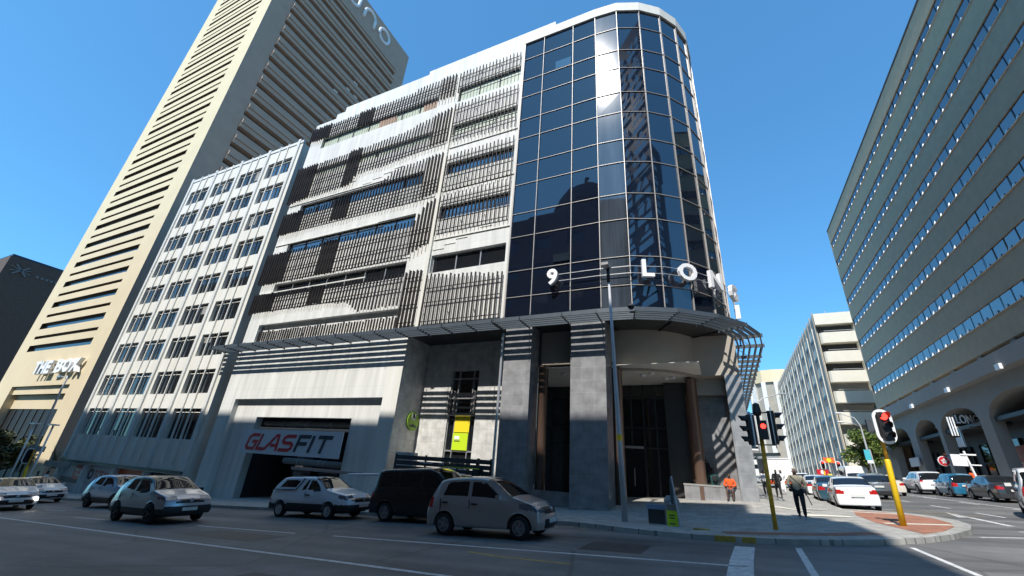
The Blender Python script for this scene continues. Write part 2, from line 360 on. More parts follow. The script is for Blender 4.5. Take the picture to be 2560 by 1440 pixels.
# pavements with real kerbs
inner = [(-110, 15.9), (-60, 15.9), (-30, 15.85), (-8, 15.85), (-5.0, 15.75), (-3.9, 15.3), (-3.1, 14.85), (-2, 14.4), (-.9, 14.1), (.2, 13.95), (1.3, 14.08), (2.4, 14.45), (3.4, 14.95), (4.5, 15.8), (5.5, 17.0), (6.4, 18.5), (7.0, 20.1), (7.2, 21.6), (7.1, 23.2), (6.6, 24.6), (5.7, 25.5), (4.75, 26.0), (4.85, 29), (5.35, 34), (5.7, 40), (6.3, 50), (7, 66), (7.6, 100), (8, 220)]
def offset_poly(P, d):
    o = []
    for k, p in enumerate(P):
        a = Vector(P[max(k - 1, 0)]); b = Vector(P[min(k + 1, len(P) - 1)]); t = (b - a).normalized(); o.append((p[0] - t.y * d, p[1] + t.x * d))
    return o
kin = offset_poly(inner, .16)
mb = MB()
for k in range(len(inner) - 1):
    a, b, c, d = inner[k], inner[k + 1], kin[k + 1], kin[k]
    n_ = max(1, int(math.dist(a, b) / 3))
    for q in range(n_):
        A, B = Vector(a).lerp(Vector(b), q / n_), Vector(a).lerp(Vector(b), (q + 1) / n_); D, E_ = Vector(d).lerp(Vector(c), q / n_), Vector(d).lerp(Vector(c), (q + 1) / n_)
        mb.quad((A.x, A.y, g(*A) - .05), (B.x, B.y, g(*B) - .05), (B.x, B.y, pv(*B)), (A.x, A.y, pv(*A)))
        mb.quad((A.x, A.y, pv(*A)), (B.x, B.y, pv(*B)), (E_.x, E_.y, pv(*E_)), (D.x, D.y, pv(*D)))
struct(mb.build('kerb', M_kerb))
def pave_grid(name, m, xs, ys, keep, dz=0.):
    mb = MB()
    for x0, x1 in zip(xs, xs[1:]):
        for y0, y1 in zip(ys, ys[1:]):
            if keep((x0 + x1) / 2, (y0 + y1) / 2): mb.quad(*[(x, y, pv(x, y) + dz) for x, y in ((x0, y0), (x1, y0), (x1, y1), (x0, y1))])
    return struct(mb.build(name, m))
# the pavement surface: strips from the kerb back to the building line
mb = MB()
def backpt(p):
    x, y = p
    if x <= -9: return (x, 25.)
    if y <= 16: return (max(-9., min(1.2, -9 + (x + 9) * .8)), 27.)
    return (1.3, max(27., y))
prev = None
for k in range(len(kin)):
    a = Vector(kin[k]); b = Vector(backpt(inner[k]))
    row = [a.lerp(b, t / 12) for t in range(13)]
    if prev:
        for t in range(12): mb.quad(*[(p.x, p.y, pv(p.x, p.y)) for p in (prev[t], row[t], row[t + 1], prev[t + 1])])
    prev = row
struct(mb.build('pavement', M_pave))
# brick tactile areas on the corner
mb = MB(); poly = [(4.75, 16.6), (5.5, 17.6), (6.2, 19.0), (6.6, 20.4), (6.7, 21.8), (6.5, 23.2), (5.9, 24.3), (4.9, 24.9), (4.5, 22.5), (4.4, 19.5)]
mb.quad(*[(x, y, pv(x, y) + .006) for x, y in poly]); struct(mb.build('brick_paving', M_red_b))
mb = MB(); strip(mb, [(4.6, 19.4), (6.35, 19.6)], .3, .010, pv); strip(mb, [(4.7, 24.2), (6.1, 23.6)], .28, .010, pv); strip(mb, [(2.6, 21.2), (4.2, 21.6)], .5, .007, pv); strip(mb, [(1.6, 22.6), (3.2, 22.9)], .45, .007, pv); strip(mb, [(2.7, 24.6), (4, 24.8)], .3, .007, pv)
struct(mb.build('pale_paving', M_cream))
mb = MB(); strip(mb, [(-.2, 14.75), (2.3, 15.4), (3.6, 16.3)], .55, .006, pv); struct(mb.build('brick_paving_strip', M_red_b))
mb = MB(); P_ = [(-.42, 14.02), (.3, 13.96), (.55, 13.98)]
for a, b in zip(P_, P_[1:]): mb.quad((a[0], a[1] - .012, g(*a) - .02), (b[0], b[1] - .012, g(*b) - .02), (b[0], b[1] - .012, pv(*b) + .004), (a[0], a[1] - .012, pv(*a) + .004)); mb.quad((a[0], a[1] - .012, pv(*a) + .004), (b[0], b[1] - .012, pv(*b) + .004), (b[0], b[1] + .16, pv(*b) + .004), (a[0], a[1] + .16, pv(*a) + .004))
struct(mb.build('yellow_kerb', M_ymark))
# right-hand pavement of the side street
mb = MB()
for y0 in range(14, 220, 6):
    y1 = y0 + 6; x0, x1 = 16.6, 20.4
    for A in ((x0, y0, x0, y1, 0),):
        mb.quad((x0, y0, g(x0, y0) - .05), (x0, y1, g(x0, y1) - .05), (x0, y1, g(x0, y1) + .13), (x0, y0, g(x0, y0) + .13))
    mb.quad(*[(x, y, g(x, y) + .13) for x, y in ((x0, y0), (x1, y0), (x1, y1), (x0, y1))])
struct(mb.build('far_pavement', M_pave))

# ================================================================ MAIN CORNER BUILDING
FY = 20.
OB = T('corner_office_building', 'white office building with rows of dark vertical fins and a rounded navy glass corner', 'building', (-16, 24, 0))
f_map = lambda u, v, d: (u, FY + d, v)
holes = []
HZ = [(29.6, 30.9), (26.0, 26.95), (21.6, 22.9), (17.75, 18.9), (13.65, 14.9)]
HZR = [(29.35, 31.0), (25.75, 26.8), (21.8, 22.9), (17.85, 18.95), (13.6, 14.95)]
for a, b in HZ: holes.append((-32.2, -18.4, a, b))
for a, b in HZR: holes.append((-16.3, -10.65, a, b))
holes.append((-32.5, -18.05, 9.86, 11.3))
mb = MB(); mb.panel(f_map, -33.9, -10.43, 9.3, 33.2, holes, .3)
# ground floor front with the sunk garage surround
mb.panel(f_map, -33.9, -17.1, -4, 9.3, [(-32.4, -18.25, -4, 5.47)], .35)
f2 = lambda u, v, d: (u, FY + .35 + d, v)
mb.panel(f2, -32.4, -18.25, -4, 5.47, [(-29.85, -20.75, -4, 4.25)], .5)
mb.box(-31.2, -30.1, FY, FY + 12, 33.2, 33.75); mb.box(-30.1, -10.43, FY, FY + 12, 33.2, 34.3); mb.box(-20, -7.9, FY + .02, FY + 3, 34.3, 34.75)
mb.quad((-33.9, FY, -4), (-33.9, 45, -4), (-33.9, 45, 33.2), (-33.9, FY, 33.2)); mb.quad((-33.9, FY, 33.2), (-10.43, FY, 33.2), (-10.43, 45, 33.2), (-33.9, 45, 33.2))
mb.box(-32.3, -18.3, FY + .31, FY + .36, 9.7, 11.5)
mb.build('front_wall', M_white, OB)
mb = MB()   # pilaster that parts the two halves, and thin sills and reglets
mb.box(-16.62, -16.36, FY - .16, FY - .002, 9.4, 29.2)
for z in (25.0, 20.9, 16.75): mb.box(-16.3, -10.5, FY - .07, FY - .002, z - .62, z - .54)
for z in (24.0, 19.75, 15.05): mb.box(-33.8, -22, FY - .07, FY - .002, z - .98, z - .9)
for k in range(5): mb.box(-16.3 + .9 * k, -15.4 + .9 * k, FY - .04, FY - .002, 15.35 + .28 * k, 15.38 + .28 * k); mb.box(-26 + 1.1 * k, -25 + 1.1 * k, FY - .04, FY - .002, 23.0 + .25 * k, 23.03 + .25 * k)
mb.box(-18.2, -17.1, FY - .004, FY - .002, -2, 9.2)
mb.build('pilaster', M_white2, OB)
def window_strip(x0, x1, z0, z1, m, n, y=FY + .26, parent=OB):
    w = MB().box(x0 + .03, x1 - .03, y, y + .03, z0 + .03, z1 - .03).build('window', m, parent)
    fr = MB()
    for k in range(n + 1):
        x = x0 + .06 + (x1 - x0 - .12) * k / n; fr.box(x - .035, x + .035, y - .06, y - .002, z0, z1)
    fr.box(x0, x1, y - .055, y - .004, z0 + .002, z0 + .06); fr.box(x0, x1, y - .055, y - .004, z1 - .06, z1 - .002)
    fr.build('frame', M_frame if m is not M_win else M_alu, w); return w
GM = [M_blind, M_blind, M_winblue, M_winblue, M_win]
for k, (a, b) in enumerate(HZ): window_strip(-32.2, -18.4, a, b, GM[k], 7)
for k, (a, b) in enumerate(HZR): window_strip(-16.3, -10.65, a, b, [M_blind, M_blind, M_winblue, M_winblue, M_win][k], 3)
w = MB().box(-25, -23, FY + .19, FY + .2, 29.75, 30.8).box(-20, -18.5, FY + .19, FY + .2, 29.7, 30.85).build('blind', M_boxs, OB)
def interp(tab, x):
    for (a, za), (b, zb) in zip(tab, tab[1:]):
        if a <= x <= b: return za + (zb - za) * (x - a) / (b - a)
    return tab[0][1] if x < tab[0][0] else tab[-1][1]
def screen(x0, x1, top, bot, pitch=.31, depth=.12, y=FY - .12, rails=(.22, .5, .8), w=.042):
    mb = MB(); n = int((x1 - x0) / pitch); rnd = random.Random(int(x0 * 7 + top[0][1] * 31))
    for k in range(n + 1):
        x = x0 + pitch * k; zt, zb = interp(top, x) + rnd.uniform(-.07, .07), interp(bot, x) + rnd.uniform(-.06, .06)
        dd = depth * (1 + (.95 if (x < -31.2 or -27.3 < x < -25.6 or -18.2 < x < -16.4) and depth > .115 else 0) + rnd.uniform(-.12, .12)); mb.box(x - w / 2, x + w / 2, y - dd, y, zb, zt)
    for r in rails:
        for k in range(0, n, 1):
            xa, xb = x0 + pitch * k, x0 + pitch * (k + 1); za = interp(bot, x0) * (1 - r) + interp(top, x0) * r
            zlo, zhi = interp(bot, (xa + xb) / 2) + .1, interp(top, (xa + xb) / 2) - .1
            if zlo < za < zhi: mb.box(xa + w / 2, xb - w / 2, y - .05, y - .01, za - .025, za + .025)
    for k in range(0, n, 6):
        x = x0 + pitch * k + .1; zt, zb = interp(top, x), interp(bot, x)
        for z in (zb + .25 * (zt - zb), zb + .75 * (zt - zb)): mb.box(x - .02, x + .02, y, FY - .003, z - .02, z + .02)
    return mb.build('fin_screen', M_fin, OB)
screen(-33.7, -16.5, [(-33.7, 32.3), (-21, 32.3), (-20.9, 32.6), (-16, 32.6)], [(-33.7, 30.65), (-27, 30.35), (-22, 30.05), (-16, 30)], rails=(.35, .75))
screen(-16.25, -10.5, [(-17, 32.6), (-10, 32.35)], [(-17, 30.25), (-10, 30.25)], rails=(.3, .75))
screen(-33.9, -16.5, [(-33.9, 27.3), (-25.4, 27.45), (-21.2, 27.7), (-18.6, 28.3), (-16, 28.6)], [(-33.9, 23.2), (-26.3, 23.5), (-25.7, 24.4), (-22.6, 24.5), (-17.9, 24.95), (-16, 25)])
screen(-16.25, -10.5, [(-17, 28.85), (-10, 28.75)], [(-17, 24.9), (-10, 24.45)], depth=.11, rails=(.15, .5, .86), w=.04)
screen(-33.7, -16.5, [(-33.7, 21.95), (-27.5, 22.15), (-22.9, 22.65), (-21.7, 23.3), (-21.4, 23.7), (-16, 23.95)], [(-33.7, 19.72), (-27, 19.98), (-18.9, 19.75), (-17.8, 19.96), (-16, 20.3)])
screen(-16.25, -10.5, [(-17, 23.55), (-10, 23.6)], [(-17, 20.17), (-10, 20.12)], depth=.11, rails=(.12, .45, .86), w=.04)
screen(-34.0, -16.5, [(-34, 17.8), (-27, 17.95), (-21.9, 18.05), (-18.1, 18.15), (-17.7, 18.85), (-17.3, 19.4), (-16, 19.75)], [(-34, 14.87), (-27, 14.9), (-18.7, 15.03), (-17.5, 15.55), (-16, 16.0)], rails=(.15, .45, .8))
screen(-16.25, -10.5, [(-17, 19.75), (-10, 19.95)], [(-17, 16.4), (-10, 16.6)], depth=.11, rails=(.12, .45, .86), w=.04)
screen(-33.9, -18.1, [(-33.9, 13.95), (-18, 13.85)], [(-33.9, 12.25), (-25.3, 12.38), (-22.9, 12.12), (-22.0, 11.38), (-18, 11.45)], rails=(.25, .7))
screen(-18.0, -16.5, [(-18, 13.85), (-16, 13.75)], [(-18, 9.72), (-16, 9.72)], rails=(.1, .4, .7, .88))
screen(-16.25, -10.5, [(-16.5, 13.45), (-10.4, 12.75)], [(-17, 9.72), (-10, 9.78)], rails=(.1, .45, .72), w=.06)
screen(-32.3, -18.3, [(-33, 10.76), (-18, 10.74)], [(-33, 9.9), (-18, 9.88)], pitch=.26, depth=.10, y=FY + .16, rails=(), w=.07)
# --- rounded glass corner
PTS = [(-10.4, 20.), (-8.75, 20.), (-6.43, 20.), (-4.75, 20.), (-3.2, 20.13), (-1.7, 20.71), (-.38, 21.66), (.6, 22.93), (1.21, 24.43), (1.39, 26.05), (1.4, 28.3)] + [(1.4, 28.3 + 2.3 * k) for k in range(1, 17)]
ROWS = [9.62, 11.1, 12.8, 15.18, 16.92, 19.23, 21.0, 23.28, 25.05, 27.32, 29.11, 31.43, 33.25]
rg = random.Random(9)
def facet(a, b, idx):
    a, b = Vector((*a, 0)), Vector((*b, 0)); t = (b - a).normalized(); nrm = Vector((t.y, -t.x, 0))
    mb = MB()
    for z0, z1 in zip(ROWS, ROWS[1:]):
        # each pane sits a hair out of true, as glazing does
        j = [rg.uniform(-.0034, .0034) for _ in range(4)]
        c = [a + nrm * j[0], b + nrm * j[1], b + nrm * j[2], a + nrm * j[3]]
        c = [q + nrm * (-.03) for q in c]
        mb.quad((c[0].x, c[0].y, z0), (c[1].x, c[1].y, z0), (c[2].x, c[2].y, z1), (c[3].x, c[3].y, z1))
    o = mb.build('glass_bay', M_navyd if idx == 3 else M_navy, OB)
    mm = MB()
    for z in ROWS: mm.obox((a + b) / 2 + Vector((0, 0, z)) + nrm * .0, t, nrm, Vector((0, 0, 1)), (b - a).length / 2 - .03, .025, .013)
    mm.obox(b + Vector((0, 0, (ROWS[0] + ROWS[-1]) / 2)) + nrm * .01, t, nrm, Vector((0, 0, 1)), .017, .045, (ROWS[-1] - ROWS[0]) / 2)
    if idx == 0: mm.obox(a + Vector((0, 0, (ROWS[0] + ROWS[-1]) / 2)) + nrm * .01, t, nrm, Vector((0, 0, 1)), .05, .05, (ROWS[-1] - ROWS[0]) / 2)
    mm.build('mullion', M_mull, o)
for k in range(10): facet(PTS[k], PTS[k + 1], k)
a = (1.4, 28.3)
for k in range(10, 26): facet(PTS[k], PTS[k + 1], k)
MB().box(-7.75, -6.55, 19.955, 19.962, 29.15, 29.95).build('lit_ceiling_panel', M_winblue, OB); MB().box(-7.5, -6.5, 19.955, 19.962, 13.0, 13.5).build('lit_ceiling_panel', M_winblue, OB)
mb = MB()   # coping over the glass
cp = offset_poly(PTS, -.10); ci = offset_poly(PTS, 1.2)
for k in range(len(PTS) - 1):
    a, b, c, d = cp[k], cp[k + 1], ci[k + 1], ci[k]; h = 34.15
    mb.quad((*a, 33.28), (*b, 33.28), (*b, h), (*a, h)); mb.quad((*a, h), (*b, h), (*c, h), (*d, h)); mb.quad((*a, 33.28), (*b, 33.28), (*c, 33.28), (*d, 33.28))
mb.build('coping', M_white2, OB)
mb = MB(); mb.quad(*[(x, y, 33.9) for x, y in ([(-10.43, 45)] + PTS[:11] + [(1.4, 65), (-10, 65)])]); mb.build('roof', M_boxs, OB)
mb = MB().lathe([(0, 34.0), (2.2, 34.0), (2.2, 34.9), (2.0, 35.0), (0, 35.0)], (-3.4, 25.2, 0), 32); mb.build('plant_room', M_white2, OB)
# --- canopy of steel louvres right round the corner
INN = [(-35.6, 20.), (-16.3, 20.)] + PTS[:11] + [(1.4, 45), (1.4, 66)]
can = MB(); CZ = 9.2
for off, hh in ((.22, .09), (.5, .09), (.8, .09), (1.1, .09), (1.38, .11)):
    P_ = offset_poly(INN, -off)
    for a, b in zip(P_, P_[1:]): can.bar((*a, CZ), (*b, CZ), .07, hh * 2)
co = can.build('canopy', M_steel, OB)
def bracket(p, n_, yy=1.5):
    brk = MB(); a = Vector((*p, CZ)); b = a + Vector((*n_, 0)) * yy; brk.bar(a + Vector((*n_, 0)) * .01 + Vector((0, 0, -.02)), b + Vector((0, 0, -.02)), .035, .2)
    brk.bar(a + Vector((*n_, 0)) * .02 + Vector((0, 0, .75)), a + Vector((*n_, 0)) * .75 + Vector((0, 0, .05)), .03); brk.build('bracket', M_steel, co)
for x in [-35.2 + 1.66 * k for k in range(16)]: bracket((x, 20), (0, -1))
for k in range(0, 11):
    a = Vector(PTS[max(k - 1, 0)]); b = Vector(PTS[min(k + 1, len(PTS) - 1)]); t = (b - a).normalized(); bracket(PTS[k], (t.y, -t.x))
for y in [29.4 + 1.25 * k for k in range(29)]: bracket((1.4, y), (1, 0))
# --- recesses behind the piers
mb = MB()
mb.quad(*[(x, y, 9.32) for x, y in ([(-17.1, 20.02), (-10.43, 20.02)] + PTS[1:10] + [(1.38, 30), (-17.1, 30)])])
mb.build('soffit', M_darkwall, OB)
mb = MB()
for k in range(4):
    a = math.radians(-92 + 32 * k); mb.bar((-4.2 + 3.95 * math.cos(a), 25.9 + 3.95 * math.sin(a), 9.27), (-4.2 + 5.7 * math.cos(a), 25.9 + 5.7 * math.sin(a), 9.27), .06, .08)
mb.build('soffit_rib', M_frame, OB)
mb = MB()   # coffee bay: left cheek, back wall with its window
mb.quad((-17.1, 20.001, -3), (-17.1, 22.3, -3), (-17.1, 22.3, 9.32), (-17.1, 20.001, 9.32))
bm_ = lambda u, v, d: (u, 22.3 + d, v)
mb.panel(bm_, -17.1, -10.2, -3, 9.32, [(-14.95, -13.0, 1.6, 7.5)], .3)
mb.quad((-10.2, 20.4, -3), (-10.2, 22.3, -3), (-10.2, 22.3, 9.32), (-10.2, 20.4, 9.32))
mb.build('recess_wall', M_tilew, OB)
w = MB().box(-14.95, -13.0, 22.55, 22.58, 1.6, 7.5).build('cafe_window', M_win, OB)
fr = MB()
for x in (-14.92, -14.45, -13.4, -13.03): fr.box(x - .03, x + .03, 22.4, 22.54, 1.6, 7.5)
for z in (1.7, 2.75, 4.8, 5.8, 7.0): fr.box(-14.95, -13.0, 22.41, 22.535, z - .04, z + .04)
for x in (-14.9, -14.5, -13.1): fr.box(x - .03, x + .03, 22.1, 22.29, 4.86, 6.2)
fr.build('frame', M_alu, w)
MB().box(-14.4, -13.35, 22.36, 22.39, 3.8, 4.75).build('yellow_panel', M_yposter, OB)
# piers
def pier(x0, x1, y0, y1):
    mb = MB(); mb.box(x0, x1, y0, y1, -2, 9.3); return mb.build('pier', M_granite, OB)
pier(-10.19, -8.6, 20.0, 21.1); pier(-6.39, -4.6, 20.0, 21.3)
mb = MB(); mb.prism([(.62, 24.0), (1.36, 24.05), (1.36, 27), (.62, 27)], -1, 7.15); mb.build('pier', M_granite, OB)
mb = MB(); mb.prism([(-.98, 24.02), (1.34, 24.07), (1.34, 27), (-.98, 27)], 7.152, 9.3); mb.box(-1.1, .6, 24.9, 25.0, 6.3, 7.15); mb.build('lintel', M_beige, OB)
mb = MB().box(-1.2, .615, 25.6, 25.7, -1, 7.1).build('side_wall', M_granite, OB)
mb = MB(); mb.box(-1.85, .615, 24.35, 25.55, 0, 1.82); mb.build('bench_wall', M_granite, OB)
mb = MB().box(-1.87, .613, 24.33, 25.57, 1.822, 1.9).build('bench_seat', M_grey, OB)
mb = MB()
for x in (-.05, -.25, -.45): mb.box(x - 1, x - .88, 25.45, 25.58, 1.9, 6.4)
mb.build('wall_rib', M_brown, OB)
for x, y, z in ((-8.42, 21.5, 7.35), (-4.45, 21.75, 7.1), (-1.05, 24.6, 7.1)):
    MB().lathe([(.27, -.5), (.27, z - .12), (.31, z - .1), (.31, z)], (x, y, 0), 24).build('round_column', M_brown, OB, smooth=True)
# hanging drum, lobby ceilings, entrance glazing
mb = MB(); prev = None
for k in range(33):
    a = math.radians(-96 + 100 * k / 32); q = (-4.2 + 3.9 * math.cos(a), 25.9 + 3.9 * math.sin(a)); q2 = (-4.2 + 3.7 * math.cos(a), 25.9 + 3.7 * math.sin(a))
    if prev: mb.quad((*prev[0], 7.1), (*q, 7.1), (*q, 9.31), (*prev[0], 9.31)); mb.quad((*prev[0], 7.1), (*q, 7.1), (*q2, 7.1), (*prev[1], 7.1))
    prev = (q, q2)
mb.box(-8.6, -4.6, 21.5, 21.7, 7.45, 9.31)
mb.build('hanging_drum', M_beige, OB, smooth=False)
MB().box(-10.2, -.45, 21.3, 30, 7.2, 7.22).build('lobby_ceiling', M_white2, OB)
for x, y in ((-7.6, 22.6), (-3.4, 23.6), (-2.9, 23.2), (-2.3, 24.6), (-1.9, 24.3)): MB().lathe([(0, 7.08), (.13, 7.08), (.15, 7.19)], (x, y, 0), 16).build('downlight', M_letter, OB)
mb = MB().box(-10.19, -1.0, 26.3, 26.34, -1, 7.19).build('entrance_infill', M_win, OB)
fr = MB()
for x in (-9.6, -8, -6.9, -5.6, -5.15, -4.6, -3.9, -3.2, -2.4, -2.1, -1.75): fr.box(x - .04, x + .04, 26.2, 26.29, 0, 7.19)
for z in (3.6, 4.7, 6.4): fr.box(-10.1, -1.1, 26.21, 26.285, z - .04, z + .04)
fr.build('frame', M_frame, mb)
d = MB().box(-5.1, -3.95, 26.12, 26.16, .9, 3.5).build('entrance_door', M_win, OB)
MB().box(-5.1, -3.95, 26.05, 26.11, 3.55, 3.68).build('door_header', M_alu, d)
MB().box(-4.54, -4.5, 26.06, 26.1, 1.6, 2.5).build('handle', M_alu, d)
mb = MB(); mb.prism([(-10.2, 21.4), (-4.6, 21.4), (-4.6, 26.2), (-10.2, 26.2)], 0, .75); mb.box(-8.6, -6.39, 20.9, 21.0, -.5, 1.12); mb.build('lobby_plinth', M_granite, OB)
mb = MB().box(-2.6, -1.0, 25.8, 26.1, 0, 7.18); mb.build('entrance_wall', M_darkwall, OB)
# garage inside
mb = MB(); mb.box(-29.84, -20.76, 27, 27.1, -4, 4.25)
mb.quad((-29.85, 20.86, -4), (-29.85, 27, -4), (-29.85, 27, 4.25), (-29.85, 20.86, 4.25)); mb.quad((-20.75, 20.86, -4), (-20.75, 27, -4), (-20.75, 27, 4.25), (-20.75, 20.86, 4.25)); mb.quad((-29.85, 20.86, 4.25), (-20.75, 20.86, 4.25), (-20.75, 27, 4.25), (-29.85, 27, 4.25))
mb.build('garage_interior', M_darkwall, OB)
mb = MB().box(-27.3, -26.5, 22.5, 23.2, -3, 4.2); mb.build('garage_post', M_grey, OB)
mb = MB(); mb.tube([(-30 + .25, 21.1, 3.9), (-20.8, 21.1, 3.9)], .19, 14); mb.tube([(-27, 21.3, 1.55), (-20.8, 21.3, 1.5)], .2, 14); po = mb.build('duct', M_grey, OB, smooth=True)
for x in (-29.6, -27.8, -25.5, -25.2, -23.1): MB().tube([(x, 21.1, 3.9), (x + .07, 21.1, 3.9)], .21, 14).build('duct_band', M_alu, po)
for x in (-25.6, -23.6, -23.2): MB().tube([(x, 21.3, 1.53), (x + .06, 21.3, 1.53)], .22, 14).build('duct_band', M_alu, po)
mb = MB().box(-29.8, -20.8, 20.75, 20.8, 3.45, 3.62).build('garage_lintel', M_steel, OB)
MB().tube([(-10.3, 19.9, 0), (-10.3, 19.9, 8.9)], .07, 10).build('downpipe', M_alu, OB)
# rest of the block behind
mb = MB(); mb.quad((1.4, 65, 0), (-34, 65, 0), (-34, 65, 33), (1.4, 65, 33)); mb.quad((1.38, 27, 0), (1.38, 65, 0), (1.38, 65, 9.4), (1.38, 27, 9.4)); mb.build('rear_wall', M_darkwall, OB)

# ================================================================ SIGNS ON IT
S1 = T('garage_sign', 'white sign board with slanted red and charcoal letters above the dark garage opening', 'sign', (-25.3, 19.95, 1.85))
MB().box(-29.85, -20.7, 19.86, 19.97, 1.85, 3.38).build('board', M_signb, S1)
LET = {'G': [[(1.0, 1), (.28, 1), (.06, .82), (.06, .2), (.25, 0), (.9, 0), (.95, .52), (.5, .52)]], 'L': [[(.06, 1.09), (.06, 0), (.98, 0)]],
       'A': [[(-.12, 0), (.52, 1), (.72, 1), (.98, -.09)], [(.3, .28), (.84, .28)]], 'S': [[(1, 1), (.3, 1), (.08, .86), (.08, .62), (.28, .5), (.75, .5), (.94, .36), (.94, .14), (.75, 0), (-.05, 0)]],
       'F': [[(.08, -.09), (.08, 1), (1.0, 1)], [(.1, .5), (.85, .5)]], 'I': [[(.1, -.09), (.1, 1.09)]], 'T': [[(-.1, 1), (1.0, 1)], [(.45, .95), (.45, -.09)]]}
def stroke_word(word, x0, zb, h, adv, wid, m, shear, thick, y, parent):
    x = x0
    for ch, a, w_ in zip(word, adv, wid):
        mb = MB()
        for k, st in enumerate(LET[ch]):
            ribbon(mb, [(p[0] * w_, p[1] * h) for p in st], thick, lambda u, v, t, x=x, k=k: (x + u + shear * v, y - .018 - .001 * k + t, zb + v), .017)
        mb.build('letter', m, parent); x += a
stroke_word('GLAS', -29.45, 2.16, .86, [1.2, .95, 1.28, 1.3], [1.0, .82, 1.05, 1.12], M_gred, .3, .2, 19.858, S1)
stroke_word('FIT', -24.62, 2.16, .86, [1.22, .62, 1.2], [1.08, 1, 1.1], M_gnavy, .3, .22, 19.858, S1)
S2 = T('street_number_sign', 'white raised figures 9 LONG on thin rails across the navy glass', 'sign', (-3.5, 19.5, 11.2))
rl = MB()
sgp = offset_poly(PTS[:10], -.42)
def along(s_):
    acc = 0
    for a, b in zip(sgp, sgp[1:]):
        L = math.dist(a, b)
        if s_ <= acc + L: t = Vector((b[0] - a[0], b[1] - a[1])).normalized(); p = Vector(a) + t * (s_ - acc); return p, t
        acc += L
    t = Vector((sgp[-1][0] - sgp[-2][0], sgp[-1][1] - sgp[-2][1])).normalized(); return Vector(sgp[-1]) + t * (s_ - acc), t
for z in (11.62, 12.02):
    q = offset_poly(PTS[:10], -.34); Q = [(*p, z) for p in q]; Q = [(-7.0, q[0][1], z)] + Q[3:]
    for a, b in zip(Q, Q[1:]): rl.bar(a, b, .03)
for k in (3, 4, 5, 6, 7, 8):
    for z in (11.62, 12.02): rl.bar((*PTS[k], z), (*q[k], z), .03)
rl.build('rail', M_alu, S2)
def glyph(ch, s0):
    p, t = along(s0); text(ch, (p.x, p.y, 11.36), (t.x, t.y, 0), (0, 0, 1), .98, .2, M_letter, 'letter', S2, offset=.03)
glyph('9', 2.75); glyph('L', 7.85)
for ch, s0 in (('O', 9.75), ('N', 11.75), ('G', 13.9)): glyph(ch, s0)
S3 = T('cafe_sign', 'round lime green cafe sign on the side wall of the recessed bay', 'sign', (-17.05, 21.7, 4.3))
MB().tube([(-17.08, 21.7, 4.3), (-17.0, 21.7, 4.3)], .56, 32).build('disc', M_green, S3)
cup = MB(); ribbon(cup, [(-.16, .38), (-.16, .1), (0, -.02), (.16, .1), (.16, .38)], .09, lambda u, v, t: (-16.99 + t, 21.7 + u, 4.38 + v), .012); cup.build('cup_mark', M_letter, S3)
MB().box(-16.995, -16.985, 21.63, 21.77, 4.5, 4.72).build('bean_mark', M_gnavy, S3)
text('coffee', (-16.985, 21.37, 3.95), (0, 1, 0), (0, 0, 1), .2, .01, M_gnavy, 'lettering', S3, offset=.01, width=.68)
S4 = T('cafe_poster', 'lime poster taped inside the tall cafe window below the yellow panel', 'poster', (-13.85, 22.36, 3.3))
MB().box(-14.42, -13.38, 22.35, 22.38, 2.8, 3.76).build('sheet', M_lime, S4)
MB().box(-14.3, -13.95, 22.34, 22.348, 3.4, 3.58).build('white_patch', M_letter, S4); MB().box(-14.3, -13.9, 22.34, 22.348, 3.28, 3.33).build('dark_line', M_gnavy, S4)
S5 = T('cafe_fence', 'low dark slatted fence with pale menu lettering in front of the cafe bay', 'fence', (-12.4, 19.7, 0))
mb = MB()
for k in range(8): mb.box(-16.2, -10.3, 19.6, 19.64, .25 + .26 * k, .46 + .26 * k)
mb.build('slat_panel', M_darkwall, S5)
mb = MB()
for x in (-16.2, -14.2, -12.2, -10.3): mb.box(x - .04, x + .04, 19.645, 19.72, -.8, 2.34)
mb.build('post', M_frame, S5)
mb = MB(); rr = random.Random(3)
for x0, x1 in ((-14.5, -13.6), (-13.3, -12.5), (-12.1, -11.6), (-11, -10.5)):
    for k in range(7):
        if rr.random() < .8: mb.box(x0, x0 + (x1 - x0) * rr.uniform(.4, 1), 19.585, 19.597, .75 + .2 * k, .79 + .2 * k)
mb.build('menu_lines', M_signb, S5)
text('COFFEE', (-13.2, 19.595, 1.62), (1, 0, 0), (0, 0, 1), .2, .01, M_letter, 'lettering', S5)
tag(MB().box(-16.6, -15.3, 20.05, 20.4, .4, 2.45).build('meter_cabinet', M_tilew, None, loc=(-16, 20.2, .4)), 'pale meter cabinet at the foot of the cafe bay side wall', 'cabinet')
